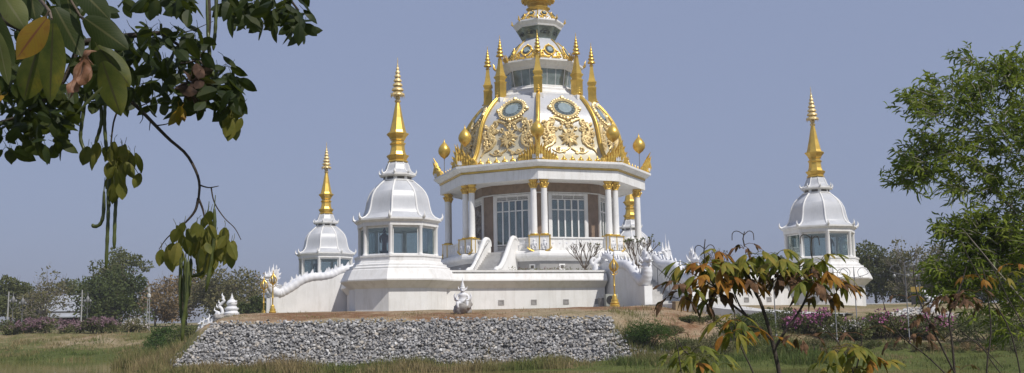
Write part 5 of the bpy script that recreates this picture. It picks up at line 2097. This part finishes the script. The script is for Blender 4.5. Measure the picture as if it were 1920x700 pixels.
DS_ = 8.0
sapling('sapling', 'tallest sapling with drooping green, orange and brown leaf umbrellas in front of the stair', 1475, DS_,
        [([(1520, 1000), (1478, 800), (1462, 705), (1450, 650), (1440, 610), (1425, 565), (1414, 545), (1398, 500), (1395, 480)], .022, .009),
         ([(1448, 640), (1420, 610), (1390, 585), (1362, 562), (1335, 530), (1325, 500)], .013, .006),
         ([(1400, 592), (1385, 570), (1372, 530), (1380, 505)], .008, .005),
         ([(1452, 655), (1470, 625), (1495, 590), (1512, 558), (1520, 520), (1523, 490)], .013, .007),
         ([(1512, 560), (1540, 535), (1560, 520)], .006, .004), ([(1420, 560), (1450, 530), (1470, 505)], .006, .004), ([(1340, 538), (1310, 520), (1290, 508)], .006, .004)],
        [(1290, 497, 5, 'ggy'), (1345, 478, 4, 'yoy'), (1415, 478, 4, 'gyy'), (1310, 545, 4, 'obo'), (1355, 525, 4, 'ybo'), (1420, 512, 4, 'obg'), (1455, 478, 4, 'yg'), (1490, 520, 4, 'bob'), (1540, 492, 4, 'gy'), (1575, 540, 3, 'ob'), (1282, 540, 3, 'bgb'), (1318, 500, 6, 'gyog'), (1330, 525, 5, 'oyb'), (1350, 500, 5, 'ooyg'), (1378, 498, 6, 'gyg'), (1395, 505, 6, 'gy'), (1400, 525, 4, 'oyb'), (1425, 490, 5, 'gyg'),
         (1445, 500, 5, 'gyob'), (1468, 495, 5, 'yg'), (1470, 520, 4, 'bbo'), (1500, 500, 5, 'gyb'), (1522, 497, 6, 'gyg'), (1515, 530, 4, 'gb'), (1548, 515, 5, 'gyo'), (1565, 525, 5, 'goo'), (1530, 555, 3, 'bb'), (1395, 463, 3, 'b', .6), (1300, 560, 2, 'b'), (1345, 560, 3, 'bg'), (1365, 545, 3, 'bb'), (1270, 560, 2, 'b')],
        .155, None, buds=((1323, 495, .2), (1396, 462, .12), (1524, 492, .22)))
sapling('sapling', 'low sapling with a hanging bright orange leaf bunch, left of the main stem', 1400, 7.6,
        [([(1450, 1000), (1430, 760), (1412, 700), (1396, 665), (1380, 630)], .009, .004), ([(1380, 640), (1378, 600), (1376, 580)], .004, .003)],
        [(1375, 625, 3, 'ooy'), (1385, 600, 3, 'goy'), (1362, 612, 3, 'gy'), (1395, 610, 2, 'go'), (1440, 632, 2, 'o')], .15, None)
sapling('sapling', 'lowest dark green sapling at the bottom edge, left of the tall one', 1300, 7.2,
        [([(1330, 1000), (1318, 780), (1308, 700), (1295, 670), (1280, 655), (1270, 635)], .008, .004)],
        [(1295, 668, 6, 'g'), (1265, 672, 4, 'gg'), (1325, 672, 5, 'gg'), (1310, 682, 3, 'go'), (1345, 690, 3, 'gy')], .13, None)
sapling('sapling', 'small sapling with pale yellow-green leaves at the bottom, right of the tall stem', 1600, 7.4,
        [([(1640, 1000), (1620, 800), (1600, 700), (1580, 655), (1545, 610)], .008, .004), ([(1606, 690), (1616, 640), (1612, 610)], .006, .003)],
        [(1575, 655, 4, 'y'), (1610, 655, 5, 'yg'), (1560, 688, 4, 'yg'), (1630, 668, 3, 'oy'), (1600, 690, 4, 'y'), (1640, 690, 3, 'y'), (1500, 632, 3, 'b', .8), (1620, 625, 2, 'b', .7), (1560, 630, 2, 'b', .6)], .13, None)
sapling('dry_bush', 'half-bare bush with withered brown leaves and long pale stems, before the acacia', 1800, 8.6,
        [([(1800, 1000), (1797, 800), (1790, 700), (1785, 640), (1780, 590), (1800, 540), (1812, 500)], .013, .005),
         ([(1790, 700), (1760, 640), (1735, 590), (1718, 545), (1712, 500)], .009, .004), ([(1792, 720), (1740, 670), (1690, 630), (1664, 590), (1652, 550)], .007, .003),
         ([(1880, 1000), (1860, 800), (1850, 700), (1858, 620), (1850, 540), (1842, 500)], .01, .004), ([(1880, 1000), (1900, 760), (1860, 680), (1830, 640), (1800, 640), (1770, 620)], .006, .003),
         ([(1930, 1000), (1926, 800), (1900, 640), (1860, 560), (1830, 510), (1800, 450)], .008, .003), ([(1960, 1000), (1950, 760), (1930, 640), (1890, 560), (1860, 500), (1838, 470)], .007, .003),
         ([(1735, 590), (1745, 560), (1748, 530)], .004, .002), ([(1800, 620), (1850, 660), (1880, 690)], .005, .003), ([(1765, 640), (1800, 610), (1840, 590)], .004, .002)],
        [(1780, 560, 5, 'b', .7), (1760, 575, 4, 'b', .7), (1808, 565, 5, 'b', .7), (1735, 600, 4, 'bbo', .7), (1730, 625, 3, 'bbo', .7), (1720, 640, 2, 'b', .7), (1835, 520, 3, 'o', .7), (1830, 550, 2, 'ob', .7), (1680, 640, 2, 'b', .7), (1700, 560, 2, 'bo', .5), (1885, 520, 3, 'y', .7), (1900, 500, 3, 'yo', .6), (1848, 570, 2, 'b', .6), (1800, 690, 2, 'bo', .5)], .15, None)
sapling('bare_seedling', 'leafless thin seedling in the grass at the bottom, left of the tall sapling', 1268, 7.0,
        [([(1290, 1000), (1282, 760), (1276, 690), (1270, 650), (1265, 632)], .006, .003)], [(1266, 634, 2, 'b', .4)], .1, None)
# ================================================================== lamps, statues and small things
LAMPG = simple('lamp_dull', (.2, .2, .2), .5)


def gold_lamp(px, yb, d, h, label):
    b = P(px, yb, d)
    z0 = ground0(b.x, b.y)
    t = thing('lamp_post', label, 'lamp post', (b.x, b.y, z0), group='gilded lamp posts of the stairs')
    k = h / 2.95
    mb = MB()
    mb.lathe([(.3, -.1), (.3, .12), (.24, .16), (.27, .24), (.2, .32), (.22, .4), (.13, .52), (.15, .6), (.08, .72)], 14)
    mb.build('base', GOLD, t, smooth=50)
    mb = MB()
    mb.lathe([(.06, .7), (.05, .8), (.05, 1.2), (.075, 1.24), (.05, 1.28), (.042, 1.95 * k), (.09, 2.0 * k), (.06, 2.05 * k)], 10)
    for s in (-1, 1):
        mb.tube([(0, 0, 1.85 * k), (s * .12, 0, 1.9 * k), (s * .22, 0, 2.0 * k), (s * .2, 0, 2.08 * k)], [.03, .025, .02, .01], 6)
    mb.build('pole', GOLD, t, smooth=50)
    mb = MB()
    for i in range(8):
        a = i * PI / 4
        mb.tube([(r * math.cos(a), r * math.sin(a), 2.05 * k + z) for r, z in ((.05, 0), (.2, .12), (.27, .28), (.22, .45), (.1, .6), (.03, .7))], [.035, .035, .03, .03, .03, .02], 5)
    mb.lathe([(.05, 2.72 * k), (.08, 2.76 * k), (.03, 2.82 * k), (.04, 2.86 * k), (.004, 3.05 * k)], 8)
    mb.build('lantern_frame', GOLD, t, smooth=50)
    mb = MB()
    mb.lathe([(.03, 2.08 * k), (.11, 2.2 * k), (.13, 2.34 * k), (.08, 2.5 * k), (.02, 2.6 * k)], 12)
    mb.build('globe', LAMPW, t, smooth=80)


gold_lamp(1153, 577, 57.2, 2.95, 'gold lamp post in front of the shaded stair wall, right of the white wall')
gold_lamp(511, 588, 69, 3.1, 'gold lamp post just right of the left naga head')
gold_lamp(494, 588, 70.5, 3.1, 'gold lamp post just left of the left naga head')


def rock(mbx, c, r, seed):
    bm = bmesh.new()
    bmesh.ops.create_icosphere(bm, subdivisions=3, radius=1)
    o = Vector((seed * 7.3, seed * 3.1, 0))
    vs = []
    for v_ in bm.verts:
        p = v_.co * (1 + .35 * noise.fractal(v_.co * 1.3 + o, 1, 2, 4))
        vs.append(Vector((p.x * r[0], p.y * r[1], p.z * r[2])) + Vector(c))
    bm.verts.index_update()
    mbx.add(vs, [tuple(x.index for x in f.verts) for f in bm.faces])
    bm.free()


def guardian(px, yb, d):
    b = P(px, yb, d)
    z0 = ground(b.x, b.y)
    t = thing('guardian_statue', 'small white crowned guardian statue on a rock, in front of the white wall', 'statue', (b.x, b.y, z0))
    mb = MB()
    rock(mb, (0, 0, .2), (.42, .36, .4), 1)
    rock(mb, (.22, -.1, .38), (.26, .24, .3), 2)
    rock(mb, (-.3, .05, .15), (.2, .22, .25), 3)
    mb.build('rock', ROCKB, t, smooth=180)
    mb = MB()
    mb.lathe([(.2, .42), (.24, .52), (.2, .66), (.15, .74), (.2, .84), (.22, .92), (.14, 1.0), (.08, 1.03)], 14, M=Matrix.Diagonal((1.1, .8, 1, 1)))
    mb.blob((0, -.03, 1.13), (.125, .13, .14))
    mb.blob((0, -.15, 1.1), (.05, .06, .035), seg=8, rg=5)
    for s in (-1, 1):
        mb.blob((s * .05, -.14, 1.17), (.025, .02, .02), seg=6, rg=4)
        mb.tube([(s * .11, 0, 1.15), (s * .2, .02, 1.2), (s * .24, .03, 1.34)], [.05, .04, .006], 6)
        mb.tube([(s * .2, 0, .92), (s * .3, -.04, .78), (s * .3, -.14, .66), (s * .18, -.22, .62)], [.07, .06, .05, .04], 7)
        mb.tube([(s * .22, .08, .6), (s * .36, .06, .66), (s * .42, .05, .86), (s * .36, .05, 1.02)], [.09, .08, .05, .008], 6)
        mb.tube([(s * .14, -.1, .5), (s * .26, -.24, .5), (s * .24, -.28, .36), (s * .2, -.3, .26)], [.1, .09, .07, .05], 7)
    mb.build('figure', STUCCO, t, smooth=60)
    mb = MB()
    mb.lathe([(.14, 1.2), (.15, 1.24), (.11, 1.28), (.12, 1.32), (.08, 1.38), (.085, 1.42), (.05, 1.5), (.03, 1.62), (.004, 1.8)], 10)
    mb.build('crown', STUCCO, t, smooth=50)


guardian(868, 596, 49.6)


def at_px(px, d, dz=0.0):
    b = P(px, 600, d)
    return Vector((b.x, b.y, ground(b.x, b.y) + dz))


# three little white sculptures on the left corner of the terrace
p = at_px(384, 57.5)
t = thing('naga_sculpture', 'cluster of small white flame-crested naga heads, leftmost of the corner sculptures', 'sculpture', p)
mb = MB()
rock(mb, (0, 0, .1), (.45, .4, .3), 5)
rock(mb, (.3, .1, .05), (.3, .3, .25), 6)
mb.build('rock', ROCKB, t, smooth=180)
for i, (x, y, s) in enumerate(((-.3, 0, .75), (-.08, -.1, .9), (.16, .05, 1.1), (.36, -.05, .8))):
    mb = MB()
    mb.tube([(x, y, .2), (x - .05 * s, y, .38 * s + .1), (x + .04 * s, y, .55 * s + .1), (x + .02, y - .06, .7 * s + .1), (x - .1 * s, y - .1, .66 * s + .1)], [.11 * s, .1 * s, .08 * s, .08 * s, .03 * s], 8)
    mb.tube([(x + .02, y, .68 * s + .1), (x + .09 * s, y, .82 * s + .1), (x + .05 * s, y, 1.0 * s + .1)], [.07 * s, .05 * s, .005], 6)
    mb.tube([(x + .08 * s, y, .45 * s + .1), (x + .2 * s, y, .52 * s + .1), (x + .2 * s, y, .66 * s + .1)], [.06 * s, .05 * s, .005], 6)
    mb.build('naga_head', STUCCO, t, smooth=60)
p = at_px(413, 57.8)
t = thing('naga_sculpture', 'upright curling white naga, middle of the three corner sculptures', 'sculpture', p)
mb = MB()
rock(mb, (0, 0, .1), (.4, .36, .28), 8)
mb.build('rock', ROCKB, t, smooth=180)
mb = MB()
mb.tube(spline([(-.25, 0, .25), (-.16, 0, .45), (-.05, -.03, .3), (.12, -.03, .42), (.06, 0, .66), (-.08, 0, .82), (.08, 0, 1.0), (.2, -.02, 1.14), (.1, -.05, 1.26)], 34), [.12 - .05 * i / 33 for i in range(34)], 9)
for i, (x, z) in enumerate(((-.12, .72), (.0, .95), (.26, 1.1), (-.24, .5))):
    mb.tube([(x, 0, z), (x - .12, 0, z + .08), (x - .1, 0, z + .26)], [.07, .05, .005], 6)
mb.build('naga_body', STUCCO, t, smooth=60)
mb = MB()
mb.tube([(.14, -.03, 1.2), (.16, -.03, 1.36), (.08, -.03, 1.46), (.1, -.03, 1.6)], [.09, .07, .05, .005], 7)
mb.build('crest', STUCCO, t, smooth=60)
p = at_px(434, 58)
t = thing('lotus_sculpture', 'white conch-shaped sculpture on a round two-tier pedestal, rightmost of the corner sculptures', 'sculpture', p)
mb = MB()
rock(mb, (0, 0, .02), (.62, .5, .26), 9)
rock(mb, (.4, 0, .0), (.3, .3, .22), 10)
mb.build('rock', ROCKB, t, smooth=180)
mb = MB()
mb.lathe([(.42, .2), (.44, .3), (.36, .36), (.34, .44), (.4, .5), (.4, .58), (.3, .62), (.28, .7)], 18)
mb.build('pedestal', STUCCO, t, smooth=40)
mb = MB()
mb.lathe([(.16, .68), (.28, .76), (.31, .86), (.27, .97), (.18, 1.06), (.1, 1.1), (.12, 1.14), (.07, 1.2), (.08, 1.24), (.03, 1.34), (.004, 1.48)], 16)
mb.tube([(-.26, -.1, .84), (0, -.32, .9), (.28, -.1, .95), (.26, .1, 1.0)], [.05, .05, .05, .03], 6)
mb.build('conch', STUCCO, t, smooth=60)

# white naga head that rises behind the front stair
b = P(1247, 478, 68.5)
t = thing('naga_statue', 'tall-crowned white naga head standing above the front stair, right of the pavilion', 'statue', (b.x, b.y, 5.05), ANG)
mb = MB()
mb.tube(spline([(-.3, 0, 0), (-.1, 0, .4), (.1, 0, .9), (.05, 0, 1.3), (-.1, 0, 1.5), (-.35, 0, 1.46)], 20), [.3 - .012 * i for i in range(20)], 10)
mb.blob((-.4, 0, 1.42), (.22, .12, .09))
nb = mb.build('naga_body', STUCCO, t, smooth=60)
mb = MB()
fan = [(.3, .1), (.48, .6), (.52, 1.1), (.42, 1.5), (.25, 1.8), (.05, 1.6), (.1, 1.0), (.15, .3)]
mb.prism([(x, -.12, z) for x, z in fan], (0, .24, 0))
mb.build('hood', STUCCO, t)
for x, z0_, h in ((0.08, 1.55, 1.25), (-.18, 1.5, .7), (.3, 1.6, .75)):
    mb = MB()
    mb.lathe([(.15, 0), (.17, .06), (.1, .14), (.11, .22), (.06, .34), (.06, .4), (.03, .6), (.004, h)], 8, c=(x, 0, z0_))
    mb.build('crown', STUCCO, t, smooth=50)
for px, d, lab in ((1118, 64.4, 'coiled white naga tail tip lying on the wall corner above the gold lamp'),):
    b = P(px, 500, d)
    t = thing('naga_tail', lab, 'sculpture', (b.x, b.y, 5.1), ANG)
    mb = MB()
    mb.tube(spline([(.9, 0, .55), (.5, 0, .75), (.1, 0, .7), (-.2, 0, .45), (-.35, 0, .65), (-.2, 0, .85), (-.05, 0, .75)], 30), [.2 - .004 * i for i in range(30)], 10)
    mb.tube([(.2, 0, .8), (.22, 0, 1.0), (.16, 0, 1.2)], [.12, .08, .006], 6)
    mb.tube([(.0, 0, .1), (-.05, 0, .3), (-.1, 0, .55)], [.3, .22, .14], 8)
    mb.build('tail', STUCCO, t, smooth=60)

# air-conditioning unit and cabinet by the lamp
b = P(1146, 575, 60.2)
t = thing('air_conditioner', 'greenish grey air-conditioning unit against the wall behind the gold lamp', 'air conditioner', (b.x, b.y, 2.7), ANG)
mb = MB()
mb.box((0, 0, .45), (.8, .35, .72))
for x in (-.3, .3):
    mb.box((x, 0, .05), (.08, .36, .1))
mb.build('casing', ACM, t)
mb = MB()
mb.lathe([(.26, -.002), (.26, .03), (.24, .035), (.06, .03), (.05, .05), (.001, .05)], 20, M=Matrix.Rotation(PI / 2, 4, 'X'), c=(-.12, -.176, .45))
mb.build('fan_grille', BLACK, t)
b = P(1130, 577, 60.5)
t = thing('meter_cabinet', 'small grey cabinet on the ground left of the gold lamp', 'cabinet', (b.x, b.y, 2.7), ANG)
mb = MB()
mb.box((0, 0, .26), (.42, .3, .56))
mb.box((0, 0, .56), (.48, .36, .05))
mb.build('cabinet_body', METAL, t)
mb = MB()
mb.box((0, -.155, .27), (.34, .02, .44))
mb.build('cabinet_door', VENTM, t)
# weathered marker post by the path
b = P(1269, 600, 54.2)
z0 = ground(b.x, b.y)
t = thing('marker_post', 'short weathered square block on the soil edge below the path', 'post', (b.x, b.y, z0))
mb = MB()
mb.box((0, 0, .12), (.34, .32, .62), Matrix.Rotation(.5, 4, 'Z') @ Matrix.Rotation(.06, 4, 'X'))
mb.box((0.01, 0, .45), (.38, .36, .05), Matrix.Rotation(.5, 4, 'Z') @ Matrix.Rotation(.06, 4, 'X'))
mb.build('block', WOOD, t)

# left bank: house, poles, lamps
b = P(130, 600, 112)
t = thing('house', 'low house with a grey tin roof behind the trees on the left bank', 'house', (b.x, b.y, 1.8))
mb = MB()
mb.box((0, 0, .9), (7.0, 6, 2.0))
mb.build('wall', simple('house_wall', (.1, .1, .1), .9), t)
mb = MB()
top = P(130, 554, 112).z - 1.8
eav = P(130, 594, 109).z - 1.8
mb.prism([(-3.8, -3.6, eav), (-3.8, 0, top), (-3.8, 3.6, eav), (-3.8, 3.6, eav - .1), (-3.8, 0, top - .1), (-3.8, -3.6, eav - .1)], (7.6, 0, 0))
mb.build('roof', TIN, t)
for x in (-2.6, -.6, 1.6):
    mb = MB()
    mb.box((x, -3.0, .8), (.9, .06, 1.1))
    mb.build('window', DARK, t)
    mb = MB()
    mb.box((x + 1.0, -3.3, .6), (.14, .14, 2.0))
    mb.build('post', POLEC, t)


def pole(px, yt, d, label, name='pole', r=.07, cat='pole', arm=False):
    b = at_px(px, d)
    h = P(px, yt, d).z - b.z
    t = thing(name, label, cat, b, group='poles on the left bank')
    mb = MB()
    mb.tube([(0, 0, -.2), (0, 0, h * .5), (0, 0, h)], [r, r * .9, r * .75], 8)
    mb.build('shaft', POLEC, t, smooth=60)
    mb = MB()
    mb.box((0, 0, h * .9), (.5, .06, .06))
    mb.build('bracket', METAL, t)
    return t


def lantern(px, yt, d, label, group):
    b = at_px(px, d)
    h = P(px, yt, d).z - b.z
    t = thing('street_lamp', label, 'street lamp', b, group=group)
    mb = MB()
    mb.lathe([(.1, -.2), (.1, .25), (.04, .32), (.03, h - .9), (.05, h - .88)], 8)
    mb.build('post', METAL, t, smooth=50)
    for s in (-1, 1):
        mb = MB()
        mb.tube(spline([(0, 0, h - 1.5), (s * .18, 0, h - 1.3), (s * .3, 0, h - 1.05), (s * .24, 0, h - .85)], 10), .018, 5)
        ar = mb.build('arm', METAL, t, smooth=60)
        mb = MB()
        mb.lathe([(.03, -.02), (.08, .02), (.1, .12), (.06, .2), (.02, .24)], 10, c=(s * .24, 0, h - .86))
        mb.build('lamp_globe', LAMPG, ar, smooth=60)
    mb = MB()
    mb.lathe([(.06, 0), (.13, .12), (.15, .36), (.06, .52), (.02, .62), (.03, .7), (.004, .9)], 10, c=(0, 0, h - .9))
    mb.build('lantern', LAMPG, t, smooth=50)


pole(14, 547, 84, 'white concrete pole at the far left edge')
pole(152, 544, 86, 'slim pale pole at the right end of the grey roof')
LG = 'street lamps along the left bank'
lantern(23, 548, 82, 'street lamp with a white lantern next to the leftmost pole', LG)
lantern(41, 552, 83, 'street lamp with a white lantern, second from the left edge', LG)
lantern(163, 548, 84, 'street lamp just right of the slim pale pole', LG)
b = at_px(278, 82)
h = P(278, 538, 82).z - b.z
t = thing('lattice_mast', 'thin white lattice mast in front of the orange-brown trees', 'mast', b)
mb = MB()
for x, y in ((-.16, -.1), (.16, -.1), (0, .16)):
    mb.tube([(x, y, -.2), (x * .3, y * .3, h)], [.03, .025], 5)
for i in range(9):
    z = h * i / 9
    f, f2 = 1 - .7 * i / 9, 1 - .7 * (i + 1) / 9
    mb.tube([(-.16 * f, -.1 * f, z), (.16 * f2, -.1 * f2, z + h / 9)], .016, 4)
    mb.tube([(.16 * f, -.1 * f, z), (0, .16 * f2, z + h / 9)], .016, 4)
mb.build('lattice', POLEC, t)
mb = MB()
mb.lathe([(.03, 0), (.16, .08), (.16, .3), (.05, .42), (.1, .5), (.1, .7), (.01, .95)], 8, c=(0, 0, h - .95))
mb.build('lamp_head', LAMPW, t, smooth=50)


# right: scrolled lamp posts, railing, swan, sign
def scroll_lamp(px, yt, yb, d, label, heads):
    b = P(px, yb, d)
    z0 = ground(b.x, b.y)
    h = P(px, yt, d).z - z0
    t = thing('scroll_lamp_post', label, 'street lamp', (b.x, b.y, z0), group='scrolled grey lamp posts on the right bank')
    mb = MB()
    mb.lathe([(.07, -.15), (.07, .15), (.028, .2), (.022, h - .5), (.032, h - .45), (.012, h)], 8)
    mb.build('post', METAL, t, smooth=50)
    for s in (-1, 1):
        mb = MB()
        pts = [(0, 0, h - .55)] + [(s * (.42 - .24 * math.cos(a)), 0, h - .3 + .24 * math.sin(a)) for a in (3.4, 2.6, 1.8, 1.0, .2, -.6, -1.2)]
        mb.tube(spline(pts, 24), .014, 5)
        pts = [(s * (.3 + .12 * (1 - i / 14) * math.cos(i * .6)), 0, h - .55 + .12 * (1 - i / 14) * math.sin(i * .6)) for i in range(14)]
        mb.tube(pts, .009, 5)
        ar = mb.build('scroll_arm', METAL, t, smooth=60)
        if heads:
            mb = MB()
            mb.lathe([(.015, .02), (.055, -.02), (.065, -.08), (.04, -.13), (.01, -.15)], 10, c=(s * .5, 0, h - .5))
            mb.build('lamp_globe', LAMPW, ar, smooth=60)


scroll_lamp(1455, 520, 622, 47, 'scrolled grey lamp post half hidden behind the sapling leaves', False)
scroll_lamp(1569, 502, 628, 46, 'scrolled grey lamp post in front of the far right tower base', False)
scroll_lamp(1608, 500, 622, 47.5, 'scrolled grey lamp post at the right edge of the far right tower', False)
scroll_lamp(1705, 494, 630, 45.5, 'lamp post with white globes left of the yellow sign', True)
scroll_lamp(1730, 494, 625, 47, 'lamp post with white globes right of the yellow sign', True)
a, b = P(1612, 571, 84), P(1800, 566, 92)
za, zb = ground0(a.x, a.y), ground0(b.x, b.y)
t = thing('railing', 'long white railing on the far side of the terrace, right of the tower', 'railing', (a + b) / 2)
mb = MB()
n = 26
for dz in (0, .4):
    mb.tube([Vector((a.x, a.y, a.z - dz)), Vector((b.x, b.y, b.z - dz))], .05, 5)
mb.build('rail', LAMPW, t, local=False)
for i in range(n + 1):
    q = a.lerp(b, i / n)
    mb = MB()
    mb.tube([Vector((q.x, q.y, min(za, zb) - .3)), q], .05, 5)
    mb.build('post', LAMPW, t, local=False)
b = P(1722, 580, 70)
z0 = ground(b.x, b.y)
t = thing('sign_board', 'small yellow and black board on two legs before the trees on the right', 'sign', (b.x, b.y, z0))
zt = P(1722, 536, 70).z - z0
mb = MB()
mb.box((0, 0, zt - .25), (.9, .06, .36))
mb.build('yellow_panel', SIGNY, t)
mb = MB()
mb.box((0, 0, zt - .92), (.9, .06, .8))
mb.build('black_panel', BLACK, t)
for s in (-1, 1):
    mb = MB()
    mb.box((s * .4, .06, (zt - .5) / 2), (.07, .05, zt - .5 + .3))
    mb.build('leg', METAL, t)
b = P(1747, 580, 55)
z0 = ground(b.x, b.y)
t = thing('swan_statue', 'white swan-like statue above the dry brown leaves', 'statue', (b.x, b.y, z0))
k = (P(1747, 544, 55).z - z0) / 1.5
mb = MB()
mb.lathe([(.25, -.3), (.25, .5), (.3, .55), (.2, .6)], 10)
mb.build('pedestal', STUCCO, t, smooth=40)
mb = MB()
mb.tube(spline([(.5, 0, .95 * k), (.3, 0, .8 * k), (0, 0, .8 * k), (-.16, 0, 1.0 * k), (-.3, 0, 1.25 * k), (-.36, 0, 1.45 * k), (-.46, 0, 1.42 * k)], 24), [.04, .12, .18, .2, .22, .22, .2, .18, .16, .15, .14, .13, .12, .11, .1, .1, .09, .09, .08, .08, .07, .06, .04, .02], 9)
for s in (-1, 1):
    mb.tube([(.0, s * .16, .9 * k), (.3, s * .24, 1.05 * k), (.55, s * .2, 1.2 * k)], [.14, .1, .01], 7)
mb.build('swan_body', STUCCO, t, smooth=60)
# heap of white stones on the right
t = thing('stone_heap', 'low heap of pale stones behind the flowering shrubs on the right', 'stones', at_px(1720, 53))
SM2 = MB()
SM2.tint = []
for i in range(420):
    u = rnd.gauss(1715, 32)
    q = at_px(u, 53 + rnd.gauss(0, .9))
    put_stone(SM2, q + Vector((0, 0, .05 + .3 * math.exp(-((u - 1715) / 30) ** 2) * rnd.random())), rnd.uniform(.07, .15), rnd.uniform(.6, 1))
SM2.build('stones', STONE, t, local=False, recalc=False)['kind'] = 'stuff'
# ================================================================== haze over the plain
mb = MB()
mb.box((0, 1900, 19), (6400, 4600, 44))
hz = mb.build('haze', None)
m = bpy.data.materials.new('haze_air')
m.use_nodes = True
nt = m.node_tree
nt.nodes.remove(nt.nodes['Principled BSDF'])
pv = nt.nodes.new('ShaderNodeVolumePrincipled')
pv.inputs['Color'].default_value = (.66, .68, .72, 1)
pv.inputs['Density'].default_value = .0007
nt.links.new(pv.outputs[0], nt.nodes['Material Output'].inputs['Volume'])
hz.data.materials.append(m)
tag(hz, 'thin pale haze over the whole plain', 'haze', kind='stuff')

# ================================================================== sky, sun, camera
world = bpy.data.worlds.new('World')
SC.world = world
world.use_nodes = True
nt = world.node_tree
bg = nt.nodes['Background']
sky = nt.nodes.new('ShaderNodeTexSky')
sky.sky_type = 'NISHITA'
sky.sun_disc = False
SUN_AZ, SUN_EL = rad(-47), rad(50)
S = Vector((math.cos(SUN_AZ) * math.cos(SUN_EL), math.sin(SUN_AZ) * math.cos(SUN_EL), math.sin(SUN_EL)))
sky.sun_elevation = SUN_EL
sky.sun_rotation = math.atan2(S.x, S.y)
sky.air_density = 1.0
sky.dust_density = 2.0
sky.ozone_density = 2.0
hs = nt.nodes.new('ShaderNodeHueSaturation')
hs.inputs['Saturation'].default_value = 0.8
nt.links.new(sky.outputs[0], hs.inputs['Color'])
mx = mixc(nt, 0.75, hs.outputs[0], (4.5, 5.4, 8.25))
nt.links.new(mx, bg.inputs['Color'])
bg.inputs['Strength'].default_value = 0.07
ld = bpy.data.lights.new('sun', 'SUN')
ld.energy = 3.85
ld.angle = rad(0.5)
ld.color = (1.0, 0.95, 0.88)
lo = bpy.data.objects.new('sun', ld)
lo.rotation_euler = (-S).to_track_quat('-Z', 'Y').to_euler()
lo.location = S * 100
COL.objects.link(lo)

cam = bpy.data.cameras.new('camera')
cam.sensor_width = 36
cam.lens = F / 1920 * 36
cam.clip_start = 0.05
cam.clip_end = 8000
co = bpy.data.objects.new('camera', cam)
COL.objects.link(co)
Mc = Matrix.Rotation(PI / 2 + PITCH, 4, 'X') @ Matrix.Rotation(-ROLL, 4, 'Z')
co.matrix_world = Matrix.Translation((0, 0, H)) @ Mc
SC.camera = co
SC.view_settings.view_transform = 'Standard'
SC.view_settings.look = 'None'
SC.view_settings.gamma = 1
SC.view_settings.exposure = 0
SC.render.engine = 'CYCLES'
SC.cycles.transparent_max_bounces = 24
SC.cycles.max_bounces = 8
